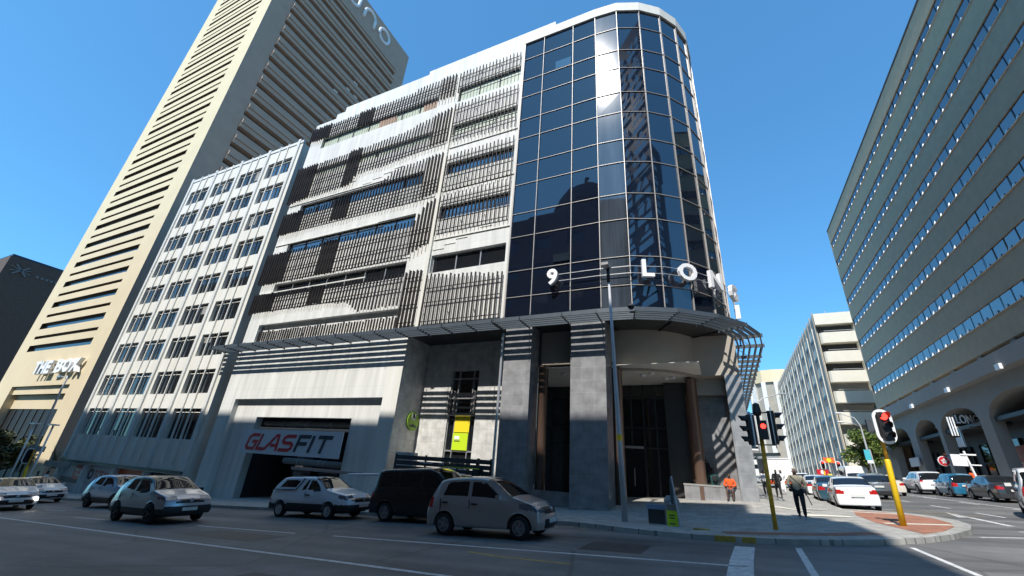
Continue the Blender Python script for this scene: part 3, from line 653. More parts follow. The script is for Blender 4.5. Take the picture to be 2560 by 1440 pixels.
# ================================================================ WHITE OFFICE BLOCK (left of the main one)
WB = T('white_office_block', 'narrow white office block with thin ribs between the sand tower and the finned building', 'building', (-45, 24, -3))
holes = []; WIN = []
bay = [(-54.4 + 4.66 * k) for k in range(5)]
for r in range(9):
    zb = 27.95 - 3.14 * r; ht = 1.95 if r < 8 else 2.3; zb -= 0 if r < 8 else .35
    for k in range(4): holes.append((bay[k] + .55, bay[k + 1] - .42, zb, zb + ht)); WIN.append((bay[k] + .55, bay[k + 1] - .42, zb, zb + ht, r, k))
for k in range(4): holes.append((bay[k] + .25, bay[k + 1] - .25, -4, .05))
mb = MB(); mb.panel(lambda u, v, d: (u, 20 + d, v), -54.7, -35.2, -4, 31.4, holes, .32)
mb.box(-54.7, -35.2, 20.0, 40, 31.4, 31.42); mb.quad((-35.2, 20, -4), (-35.2, 42, -4), (-35.2, 42, 31.4), (-35.2, 20, 31.4)); mb.quad((-54.7, 20, -4), (-54.7, 42, -4), (-54.7, 42, 31.4), (-54.7, 20, 31.4)); mb.quad((-54.7, 42, -4), (-35.2, 42, -4), (-35.2, 42, 31.4), (-54.7, 42, 31.4))
mb.build('wall', M_white2, WB)
MB().box(-54.8, -35.15, 19.93, 20.2, 31.422, 31.75).build('parapet', M_white, WB)
blue_ok = {(0, 3), (1, 3)}
wproto = None
for a, b, c, d, r, k in WIN:
    w = MB().box(a + .02, b - .02, 20.27, 20.3, c + .02, d - .02).build('window', M_winblue if (r, k) in blue_ok else M_win, WB)
    fr = MB(); L = (b - a) / 3
    for q in range(1, 3): fr.box(a + L * q - .035, a + L * q + .035, 20.2, 20.262, c + .002, d - .002)
    for q in range(3): fr.box(a + L * q + (.045 if q else .03), a + L * (q + 1) - (.045 if q < 2 else .03), 20.2, 20.263, d - .3, d - .24)
    fr.build('frame', M_white2, w)
    if random.random() < .16: MB().box(a + L * (k % 3) + .1, a + L * (k % 3 + 1) - .2, 20.24, 20.262, c + random.uniform(.5, 1.3), d - .05).build('blind', M_grey, w)
for k in range(5): MB().box(bay[k] - .17, bay[k] + .17, 19.86, 19.998, -3.6, 31.95).build('main_rib', M_white, WB)
for k in range(4):
    for q in (1, 2):
        x = bay[k] + .55 + (3.69) / 3 * q; MB().box(x - .055, x + .055, 19.89, 19.998, .7, 31.9).build('rib', M_white2, WB)
MB().box(-54.4, -35.4, 19.75, 19.85, .1, .3).build('shop_canopy', M_frame, WB)
for k, m in ((0, M_signb), (1, M_signb), (2, M_orange), (3, M_dark)): MB().box(bay[k] + .28, bay[k + 1] - .28, 20.25, 20.3, -3.9, .04).build('shopfront', M_win if k == 3 else m, WB)
MB().box(-53.9, -50.2, 20.2, 20.24, -1.5, -1.1).build('shop_band', M_grey, WB)
S6 = T('shop_sign', 'white shop sign with a dark ring and red letters on the white block', 'sign', (-47.6, 20.2, -1))
MB().box(-49.4, -45.6, 20.16, 20.22, -1.25, -.05).build('board', M_signb, S6)
text('TOTAL', (-48.3, 20.155, -.95), (1, 0, 0), (0, 0, 1), .62, .03, M_gred, 'lettering', S6, offset=.015, width=2.4)
MB().lathe([(.42, -.02), (.42, .02), (.24, .02), (.24, -.02), (.42, -.02)], (-48.85, 20.15, -.65), 20, 'y').build('ring_mark', M_gnavy, S6)
S7 = T('shop_sign', 'narrow red shop panel at the end of the white block next to the tower', 'sign', (-51.3, 20.2, -1))
MB().box(-51.9, -50.2, 20.16, 20.22, -1.2, -.1).build('board', M_gred, S7); text('TO', (-51.7, 20.155, -.95), (1, 0, 0), (0, 0, 1), .6, .03, M_letter, 'lettering', S7, offset=.01, width=1.1)

# ================================================================ SAND TOWER
BX = T('sand_tower', 'tall sand coloured office tower with long horizontal slits and a grey shaded side', 'tower', (-82, 40, -5))
X0, X1, BY0, BY1, BT = -95.4, -68.6, 24., 59.3, 110.
holes = []; slits = []
for k in range(27):
    z = 13.45 + 3.535 * k; holes.append((-92.0, -72.55, z, z + .97)); slits.append((z, z + .97)); holes.append((-91.9, -72.6, z + 1.95, z + 2.42))
holes.append((-90.1, -72.6, -6, 8.3))
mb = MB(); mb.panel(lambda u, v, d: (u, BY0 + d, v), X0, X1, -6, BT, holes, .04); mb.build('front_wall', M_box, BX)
mb = MB(); lin = mat('slit_shade_brown', (.09, .065, .045), .7); big = holes[-1]; mg = MB()  # reveals get a dark brown that paints in the shade of the slits
for a, b, c, d in holes:
    q = mg if (a, b, c, d) == big else mb; e = 1.1 if q is mg else .42
    for s0, s1 in (((a, c), (a, d)), ((b, c), (b, d)), ((a, c), (b, c)), ((a, d), (b, d))): q.quad((s0[0], BY0 + .04, s0[1]), (s0[0], BY0 + e, s0[1]), (s1[0], BY0 + e, s1[1]), (s1[0], BY0 + .04, s1[1]))
mb.build('slit_shade', lin, BX); mg.build('porch_lining', M_box, BX)
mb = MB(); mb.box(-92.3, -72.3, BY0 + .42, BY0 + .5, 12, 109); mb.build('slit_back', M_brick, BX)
for a, b in slits[:12]: MB().box(-91.9, -72.6, BY0 + .36, BY0 + .4, a + .02, b - .4).build('window', M_win, BX)
holes = []
for k in range(26):
    z = 9.9 + 3.535 * k
    holes.append((27.5, 55.75, z, z + .85))
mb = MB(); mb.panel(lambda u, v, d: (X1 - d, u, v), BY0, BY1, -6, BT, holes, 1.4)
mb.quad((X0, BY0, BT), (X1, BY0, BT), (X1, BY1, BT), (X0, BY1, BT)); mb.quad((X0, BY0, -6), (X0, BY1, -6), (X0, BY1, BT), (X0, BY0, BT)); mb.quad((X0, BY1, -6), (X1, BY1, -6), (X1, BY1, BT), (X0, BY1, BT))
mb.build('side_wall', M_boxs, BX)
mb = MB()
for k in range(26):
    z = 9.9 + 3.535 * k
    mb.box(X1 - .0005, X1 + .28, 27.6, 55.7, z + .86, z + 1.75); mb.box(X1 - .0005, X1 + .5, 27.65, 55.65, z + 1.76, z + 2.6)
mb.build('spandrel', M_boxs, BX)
mb = MB().box(X1 - 1.5, X1 - 1.42, 27.4, 55.8, 9, 103).build('groove_back', M_dark, BX)
mb = MB(); mb.box(X1, X1 + .03, 27.5, 55.75, 100.45, 100.55); mb.build('joint', M_dark, BX)
rr = random.Random(8)
for y, k in ((44.2, 20), (45.6, 21), (41.5, 19), (46.5, 20), (40.5, 15), (43.7, 15), (47.5, 15)): MB().box(X1 - .4, X1 - .35, y, y + 1.1, 9.9 + 3.535 * k + .3, 9.9 + 3.535 * k + .7).build('lit_ceiling', M_letter, BX)
mb = MB()
mb.box(-90.05, -72.65, BY0 + .35, BY0 + .6, 7.25, 8.25); mb.box(-90.05, -72.65, BY0 + .9, BY0 + 1.1, 5.4, 7.24); mb.build('entrance_beam', M_box, BX)
w = MB().box(-90.05, -72.65, BY0 + 1.0, BY0 + 1.05, -6, 5.39).build('entrance_infill', M_dark, BX)  # dark sheet painted for the shade of the entrance recess, no glass
fr = MB()
for k in range(9): fr.box(-90 + 2.15 * k, -89.9 + 2.15 * k, BY0 + .9, BY0 + .99, -6, 5.39)
fr.build('frame', M_frame, w)
S8 = T('tower_name_sign', 'white raised letters above the entrance of the sand tower', 'sign', (-77, 23.8, 10))
for word, a, b in (('THE', -83.7, -78.6), ('BOX', -77.3, -70.9)):
    pos = a
    for ch in word:
        wd = (b - a) / 3; text(ch, (pos + .05, 23.55, 9.72), (1, 0, 0), (0, 0, 1), 1.75, .45, M_letter, 'letter', S8, offset=.035, width=wd * .9); pos += wd
S9 = T('roof_name_sign', 'pale rounded lower case letters high on the shaded side of the sand tower', 'sign', (X1 + .05, 44, 105))
def lstroke(pts, r=.42): return MB().tube([(X1 + .12, y, z) for y, z in pts], r, 10)
arc = lambda cy, cz, r1, r2, a0, a1, n=24: [(cy + r1 * math.cos(math.radians(a0 + (a1 - a0) * k / n)), cz + r2 * math.sin(math.radians(a0 + (a1 - a0) * k / n))) for k in range(n + 1)]
lstroke(arc(49.6, 106, 1.75, 2.0, 0, 360, 32)).build('letter', M_signb, S9, True)
lstroke([(42.4, 103.9)] + arc(44.2, 106.2, 1.75, 1.9, 180, 0) + [(45.95, 103.9)]).build('letter', M_signb, S9, True)
lstroke([(36.9, 108)] + arc(38.7, 105.8, 1.75, 1.9, 180, 360) + [(40.45, 108)]).build('letter', M_signb, S9, True)
lstroke([(34.6, 108), (34.6, 104.2)] + arc(33.2, 104.0, 1.4, 1.6, 0, -90, 8)).build('letter', M_signb, S9, True)

# ================================================================ DARK TOWER, FAR LEFT
DT = T('dark_office_block', 'dark brown office block beyond the sand tower with a pale line sign under its roof', 'building', (-180, 50, -12))
mb = MB(); mb.box(-205, -160, 30, 58, -14, 44.6); mb.box(-200, -165, 58.01, 90, -14, 43.5); mb.build('wall', M_brick, DT)
MB().box(-204.9, -160.4, 30.3, 57.8, 44.6, 45.3).build('parapet', M_gnavy, DT)
mb = MB().box(-159.99, -159.9, 58.5, 62, 40, 43.4); mb.build('plant_screen', M_grey, DT)
mb = MB(); 
for s in (-1, 1): mb.bar((-159.9, 33 - 1.3 * s, 41.6 - 1.3), (-159.9, 33 + 1.3 * s, 41.6 + 1.3), .35); mb.bar((-159.9, 33 - 1.9 * s, 41.6 - .6), (-159.9, 33 + 1.9 * s, 41.6 + .6), .2)
mb.build('emblem', mat('dull_sign', (.16, .15, .15), .6), DT)
for k in range(16): MB().box(-159.95, -159.85, 36 + .95 * k, 36.6 + .95 * k, 40.9, 41.5).build('letter', MATS['dull_sign'], DT)
for z in range(0, 38, 4): MB().box(-204, -160.5, 29.93, 29.99, z, z + 1.6).build('window', M_win, DT)

# ================================================================ RIGHT-HAND BUILDING WITH BANDS AND ARCHES
RB = T('banded_office_building', 'tan office building with long blue window bands over a grey arcade along the side street', 'building', (30, 45, 2))
RX = 20.; RY0, RY1 = 16., 73.8
SILL = [15.12 + 3.275 * k for k in range(8)]
holes = [(RY0 + .8, RY1 - .25, z, z + 1.12) for z in SILL]
mb = MB(); mb.panel(lambda u, v, d: (RX + d, u, v), RY0, RY1, 13.15, 41.35, holes, .3)
mb.quad((RX, RY0, 13), (60, RY0, 13), (60, RY0, 41.3), (RX, RY0, 41.3)); mb.quad((RX, RY1, 0), (60, RY1, 0), (60, RY1, 41.35), (RX, RY1, 41.35)); mb.quad((RX, RY0, 41.35), (60, RY0, 41.35), (60, RY1, 41.35), (RX, RY1, 41.35)); mb.quad((RX, RY0, 13.15), (60, RY0, 13.15), (60, RY1, 13.15), (RX, RY1, 13.15))
mb.build('wall', M_tan, RB)
MB().box(RX - .04, RX + .3, RY0, RY1, 41.352, 41.6).build('coping', M_brick, RB)
for z in SILL:
    w = MB(); n = 38; L = (RY1 - RY0 - 1.05) / n; r2 = random.Random(int(z * 10))
    for k in range(n):
        y = RY0 + .8 + L * k; e = r2.uniform(-.012, .012); w.quad((RX + .09 - e, y, z), (RX + .09 + e, y + L, z), (RX + .09 + e, y + L, z + 1.12), (RX + .09 - e, y, z + 1.12))
    w = w.build('window_band', M_winblue, RB)
    fr = MB()
    for k in range(n + 1): y = RY0 + .8 + L * k; fr.box(RX + .06, RX + .072, y - .025, y + .025, z, z + 1.12)
    fr.build('frame', M_frame, w); wd = MB(); y = RY1 - 1.2; q = 0
    while y > RY0 + 1:
        wd.v += [(RX - .10, y - .07, z - .03), (RX - .10, y + .07, z - .03), (RX + .05, y - .07, z - .01), (RX + .05, y + .07, z - .01), (RX + .05, y - .04, z + .34), (RX + .05, y + .04, z + .34), (RX - .02, y - .04, z + .24), (RX - .02, y + .04, z + .24)]
        i = len(wd.v) - 8; wd.f += [tuple(i + k for k in f_) for f_ in ((0, 1, 3, 2), (0, 6, 7, 1), (6, 4, 5, 7), (0, 2, 4, 6), (1, 7, 5, 3))]
        if i: wd.f.append((i - 8, i - 6, i + 3, i + 1))
        y -= 1.32 if q % 2 else 1.62; q += 1
    wd.build('glint_brackets', M_letter, w)  # white colour stands for sunlit bits; a thin strip joins the knobs
MB().box(RX + .6, RX + .7, RY0, RY1, 12.4, 13.14).build('shadow_gap', M_dark, RB)
mb = MB(); k = 0; y = RY1 - 3
while y > RY0: mb.box(RX + .1, RX + .58, y - .35, y + .35, 12.46, 13.14); y -= 4.9
mb.build('gap_post', M_grey, RB)
MB().box(RX - .75, RX + .65, RY0, RY1 - .0, 11.22, 12.45).build('ledge', M_grey, RB)
for y in (59.66, 50.84, 42.13, 68.2, 34): MB().box(RX - .95, RX - .76, y - .3, y + .3, 11.1, 11.5).build('ledge_light', M_letter, RB)
ARC = [(68.45, 3.05), (60.55, 2.95), (53.1, 3.75), (43.6, 4.1), (34.2, 4.1), (25, 4.1)]
mb = MB(); SPR, RISE = 8.55, 1.45; TOP = 11.22
edges = sorted([(c - h, c + h) for c, h in ARC]); last = RY0
def wallq(y0, y1, z0, z1, x=RX - .05): mb.quad((x, y0, z0), (x, y1, z0), (x, y1, z1), (x, y0, z1))
for a, b in edges:
    mb.box(RX - .05, RX + .75, last, a, -1, TOP) if a > last else None
    n = 18; c, h = (a + b) / 2, (b - a) / 2
    pz = [(a + (b - a) * k / n, SPR + RISE * math.sqrt(max(0, 1 - ((a + (b - a) * k / n - c) / h) ** 2))) for k in range(n + 1)]
    for (ya, za), (yb, zb) in zip(pz, pz[1:]):
        mb.quad((RX - .05, ya, za), (RX - .05, yb, zb), (RX - .05, yb, TOP), (RX - .05, ya, TOP)); mb.quad((RX - .05, ya, za), (RX - .05, yb, zb), (RX + 2.2, yb, zb), (RX + 2.2, ya, za))
    last = b
mb.box(RX - .05, RX + .75, last, RY1, -1, TOP); mb.build('arcade', M_grey, RB)
MB().box(RX + 2.2, RX + 2.3, RY0, RY1, -1, 11.2).build('shopfront_wall', M_darkwall, RB)
for k, (c, h) in enumerate(ARC):
    w = MB().box(RX + 2.1, RX + 2.19, c - h + .5, c + h - .5, g(22, c) + .5, 7.2).build('shopfront', M_win, RB)
    fr = MB()
    for q in range(5): y = c - h + .5 + (2 * h - 1) * q / 4; fr.box(RX + 2.0, RX + 2.095, y - .05, y + .05, g(22, c), 7.2)
    fr.box(RX + 2.0, RX + 2.09, c - h + .4, c + h - .4, 5.5, 5.65); fr.build('frame', M_frame, w)
    MB().box(RX + .2, RX + 1.9, c - h + .06, c + h - .06, 8.2, 8.5).build('arcade_beam', M_darkwall, RB)
    MB().lathe([(0, 9.2), (.3, 9.2), (.34, 9.35)], (RX + 1.2, c, 0), 16).build('arch_lamp', M_letter, RB)
S10 = T('side_street_sign', 'white letters III LONG standing on a dark board in front of the third grey arch', 'sign', (18.9, 52, 7))
MB().box(19.35, 21.1, 51.9, 51.98, 8.55, 9.35).build('board', M_frame, S10)
text('III', (18.8, 51.86, 7.5), (1, 0, 0), (0, 0, 1), 1.6, .1, M_letter, 'letter', S10, offset=.01, width=.45); text('LONG', (19.42, 51.86, 8.55), (1, 0, 0), (0, 0, 1), .75, .1, M_letter, 'letter', S10, offset=.02, width=1.5)
MB().box(19.1, 21.1, 51.86, 51.97, 8.15, 8.3).build('underline', M_alu, S10); MB().bar((19.5, 52, 8.2), (19.5, 52, 6.6), .14).build('stem', M_alu, S10)
for (lab, x, y0, y1, z0, z1, m, nm) in (('pale blank sign panel hanging beside the lettered board under the arches', 19.6, 52.4, 53.6, 6.7, 7.5, M_signb, 'hanging_sign'), ('orange and red shop sign above a doorway under the wide arch', 21.4, 45.2, 49.6, 5.3, 6.5, M_orange, 'shop_sign'), ('black and orange shop sign under the second arch', 21.3, 59, 62.2, 6.6, 6.85, M_orange, 'shop_sign'), ('pale grey notice board on the pier by the first arch', 19.6, 63.8, 66.4, 5.6, 6.5, M_signb, 'notice_board')):
    tag(MB().box(x, x + .12, y0, y1, z0, z1).build(nm, m, None, loc=(x, (y0 + y1) / 2, z0)), lab, 'sign')
S11 = T('round_shop_sign', 'round red and white hanging shop sign with a star on the pier between the arches', 'sign', (19.4, 56.9, 5.6))
MB().tube([(19.4, 56.9, 5.7), (19.4, 57.0, 5.7)], .45, 28).build('disc', M_letter, S11); MB().tube([(19.4, 56.87, 5.7), (19.4, 56.895, 5.7)], .40, 28).build('red_face', M_gred, S11)
mb = MB()
for k in range(5): a = math.radians(90 + 144 * k); b = math.radians(90 + 144 * (k + 1)); mb.bar((19.4 + .26 * math.cos(a), 56.85, 5.7 + .26 * math.sin(a)), (19.4 + .26 * math.cos(b), 56.85, 5.7 + .26 * math.sin(b)), .06, .02, up=(0, 1, 0))
mb.build('star_mark', M_letter, S11)
MB().bar((19.4, 56.95, 6.2), (19.9, 56.95, 6.2), .05).build('arm', M_frame, S11)

# ================================================================ PALE BLOCK FURTHER UP THE SIDE STREET
PB = T('pale_concrete_block', 'cream concrete office block with small square windows and rounded balconies beyond the banded building', 'building', (30, 120, 5))
PX, PY0, PY1, PT = 19.1, 92., 168., 33.9
ZR = [30.05 - 3.62 * k for k in range(7)]
mb = MB(); holes = [(95.2 + 6.1 * k, 98.6 + 6.1 * k, z, z + 1.75) for z in ZR for k in range(12)]
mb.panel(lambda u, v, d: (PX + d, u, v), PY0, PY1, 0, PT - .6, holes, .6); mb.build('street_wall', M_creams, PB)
wm = None
for z in ZR:
    for k in range(12):
        y = 95.2 + 6.1 * k
        if wm is None:
            w0 = MB().box(PX + .5, PX + .55, 0.02, 3.38, 0.02, 1.73).build('window', M_lobby, None, loc=(0, 0, 0)); h0 = MB().box(PX - .12, PX + .3, -.15, 3.55, -.55, -.02).build('sill', M_frame, None); h1 = MB().box(PX - .16, PX - .002, -.22, -.08, -1.9, 1.8).build('fin', M_cream, None)
            wm = (w0.data, h0.data, h1.data); [bpy.data.objects.remove(q) for q in (w0, h0, h1)]
        o = bpy.data.objects.new('window', wm[0]); C.objects.link(o); o.parent = PB; o.location = (-30, y - 120, z - 5)
        o2 = bpy.data.objects.new('sill', wm[1]); C.objects.link(o2); o2.parent = o
        o3 = bpy.data.objects.new('fin', wm[2]); C.objects.link(o3); o3.parent = o
mb = MB(); y = PY0 + .3
while y < PY1: mb.box(PX - .14, PX - .003, y, y + .22, 1, PT + .4); y += 3.05
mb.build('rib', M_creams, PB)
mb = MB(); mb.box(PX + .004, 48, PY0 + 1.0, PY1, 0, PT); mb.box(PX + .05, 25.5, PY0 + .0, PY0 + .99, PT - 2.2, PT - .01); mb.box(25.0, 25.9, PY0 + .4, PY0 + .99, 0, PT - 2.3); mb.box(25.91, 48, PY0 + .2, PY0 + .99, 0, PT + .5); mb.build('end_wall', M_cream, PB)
for z in ZR[:6]:
    mb = MB(); mb.prism([(PX + .3, PY0 + .98), (PX + .3, PY0 + .1), (PX + .6, PY0 - .3), (PX + 1, PY0 - .45), (24.9, PY0 - .45), (24.9, PY0 + .98)], z - 2.1, z - .1); b_ = mb.build('balcony', M_cream, PB)
    MB().box(PX + 1.0, 24.7, PY0 - .5, PY0 - .46, z + .12, z + .2).build('rail', M_alu, b_)
    MB().box(PX + .3, 24.8, PY0 + .8, PY0 + .95, z - .05, z + 1.4).build('window', M_winblue if int(z) % 2 else M_win, PB)
MB().box(PX - .1, PX + .6, 110, 113, 2, 6).build('archway', M_dark, PB)
for x, y, h in ((23, 100, 3.2), (30, 93.5, 1.0)): MB().bar((x, y, PT), (x, y, PT + h), .12).build('aerial', M_alu, PB)
FT = T('round_cornered_tower', 'pale tower with white piers and a tan rounded top far along the side street', 'tower', (20, 175, 8))
pl = [(30, 176), (17, 176), (13.4, 172.5), (12.2, 168), (13.0, 163.5), (15.6, 160.5), (19, 159.5), (30, 159.5)]
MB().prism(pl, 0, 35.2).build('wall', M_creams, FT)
MB().prism(offset_poly(pl, -.1) if False else [(x - (.5 if x < 29 else 0), y + (-.5 if y < 168 else .5)) for x, y in pl], 35.21, 39.2).build('crown', M_box, FT)
mb = MB()
for a, b in zip(pl[1:-1], pl[2:]):
    n = max(1, int(math.dist(a, b) / 2.6))
    for q in range(n): p = Vector(a).lerp(Vector(b), q / n); t = (Vector(b) - Vector(a)).normalized(); mb.obox((p.x - t.y * -.0 + t.y * .0 - .15, p.y - .25, 18), Vector((t.x, t.y, 0)), Vector((-t.y, t.x, 0)), Vector((0, 0, 1)), .65, .6, 17.19)
mb.build('pier', M_white, FT)
LB = T('low_shop_row', 'low white shop row further along the side street beyond the navy glass building', 'building', (-5, 95, 4))
mb = MB(); mb.box(-12, 3.4, 72, 130, 2, 9.4); mb.build('wall', M_white, LB)
for y in range(75, 125, 6): MB().box(3.41, 3.5, y, y + 3.6, 4.5, 6.6).build('window', M_win, LB)
MB().box(3.42, 5.2, 72, 128, 7.2, 7.4).build('awning', M_letter, LB)
EB = T('end_street_block', 'pale building closing the far end of the side street', 'building', (0, 240, 10)); MB().box(-30, 18, 240, 262, 5, 24).build('wall', M_cream, EB)
for z in (12, 16, 20): MB().box(-28, 17, 239.9, 239.99, z, z + 1.8).build('window', M_win, EB)

# ================================================================ ACROSS THE ROAD, BEHIND THE CAMERA (mirrored in the glass, shading the street)
AB = T('opposite_block', 'brown brick block across the road with a domed turret, mirrored in the glass corner', 'building', (-45, -20, 0))
AX1 = 2.5; AYF = -4.2; AH = 34.3
holes = [(AX1 - 3.4 - 4.6 * k, AX1 - 1.2 - 4.6 * k, z, z + 1.9) for k in range(20) for z in (4.5, 8.6, 12.7, 16.8, 20.9, 25, 29.1)]
LOW = 30.2; holes = [h for h in holes if h[1] < -.7]
mb = MB(); mb.panel(lambda u, v, d: (u, AYF - d, v), -100, -.6, -8, AH, holes, .3); mb.quad((-.6, AYF, -8), (AX1, AYF, -8), (AX1, AYF, LOW), (-.6, AYF, LOW)); mb.quad((-.6, AYF, LOW), (AX1, AYF, LOW), (AX1, -40, LOW), (-.6, -40, LOW))
mb.quad((AX1, AYF, -3), (AX1, -40, -3), (AX1, -40, LOW), (AX1, AYF, LOW)); mb.quad((-.6, AYF, LOW), (-.6, -40, LOW), (-.6, -40, AH), (-.6, AYF, AH)); mb.quad((-100, AYF, AH), (-.6, AYF, AH), (-.6, -40, AH), (-100, -40, AH)); mb.quad((-100, AYF, -8), (-100, -40, -8), (-100, -40, AH), (-100, AYF, AH))
mb.build('wall', M_brick, AB); MB().box(-99, AX1 - .5, AYF - .35, AYF - .31, 3, 32).build('window', M_win, AB)
mb = MB().lathe([(0, AH), (6.5, AH), (6.5, AH + 11), (7.0, AH + 11.2), (7.0, AH + 12.2), (5.9, AH + 12.5), (5.9, AH + 14.5), (6.3, AH + 14.7), (5.7, AH + 17), (4.2, AH + 19.5), (2.2, AH + 21.2), (.6, AH + 21.8), (.5, AH + 24), (0, AH + 24.2)], (-18.5, -27, 0), 28); mb.build('turret', M_brick, AB)
TB = T('lattice_tower', 'tall dark tower across the road with a pale angular lattice, mirrored in the rounded glass', 'tower', (20, -22, 0))
TX = 17.2; TH = 68.6
MB().box(TX, 62, -45, AYF, -3, 79).build('wall', M_frame, TB)
mb = MB(); rl_ = random.Random(12)
def lat(mapf, L):
    n = int(L / 4.2)
    for k in range(n):
        for r in range(17):
            u, v = 4.2 * k + .3, 4.4 * r + 1.2; q = lambda *p: mb.quad(*[mapf(u + a, v + b) for a, b in p])
            q((.2, 0), (3.6, 0), (3.6, 1.15), (.2, 1.15))
            t = rl_.choice((0, 1, 2))
            if t == 0: q((.3, 1.75), (1.5, 1.75), (.9, 3.4), (.3, 3.2)); q((2.1, 1.75), (3.5, 2.0), (3.3, 3.1), (1.7, 3.5))
            elif t == 1: q((.5, 1.9), (2.6, 1.7), (1.3, 3.6)); q((3.0, 1.9), (3.7, 2.4), (3.2, 3.6), (2.2, 3.4))
            else: q((.3, 1.7), (3.3, 1.7), (2.9, 2.3), (.6, 2.4)); q((1.2, 2.8), (2.0, 2.7), (1.8, 3.7), (1.0, 3.6))
lat(lambda u, v: (TX + u, AYF + .05, v), 42); lat(lambda u, v: (TX - .05, AYF - u, v), 40)
mb.build('lattice_panel', M_mirror, TB)
# ================================================================ VEHICLES
def paint(name, col, metal=.0, rough=.32): return mat(name, col, rough, metal=metal, coat=.8, coatr=.04)
P_white = paint('white_car_paint', (.78, .79, .80)); P_silver = paint('silver_car_paint', (.58, .58, .61), .5, .28); P_champ = paint('champagne_car_paint', (.54, .49, .455), .45, .32)
P_blue = paint('pale_blue_car_paint', (.34, .47, .64), .4); P_teal = paint('dark_teal_car_paint', (.04, .12, .17), .4); P_blu2 = paint('bright_blue_car_paint', (.02, .18, .32), .25)
P_dark = paint('charcoal_car_paint', (.035, .035, .04), .3); P_black = paint('black_car_paint', (.012, .014, .015), .1); P_grey = paint('grey_car_paint', (.17, .18, .19), .5); P_cream = paint('cream_car_paint', (.66, .62, .54))
def lerp_tab(t, x):
    if x <= t[0][0]: return t[0][1]
    for (a, za), (b, zb) in zip(t, t[1:]):
        if x <= b:
            s = (x - a) / (b - a); return za + (zb - za) * s
    return t[-1][1]
def smooth_tab(t, x, r=.09): return sum(lerp_tab(t, x + d * r) * w_ for d, w_ in ((-1, .2), (-.5, .2), (0, .2), (.5, .2), (1, .2)))
def inpoly(p, x, z):
    c = False; j = len(p) - 1
    for i in range(len(p)):
        if (p[i][1] > z) != (p[j][1] > z) and x < (p[j][0] - p[i][0]) * (z - p[i][1]) / (p[j][1] - p[i][1]) + p[i][0]: c = not c
        j = i
    return c
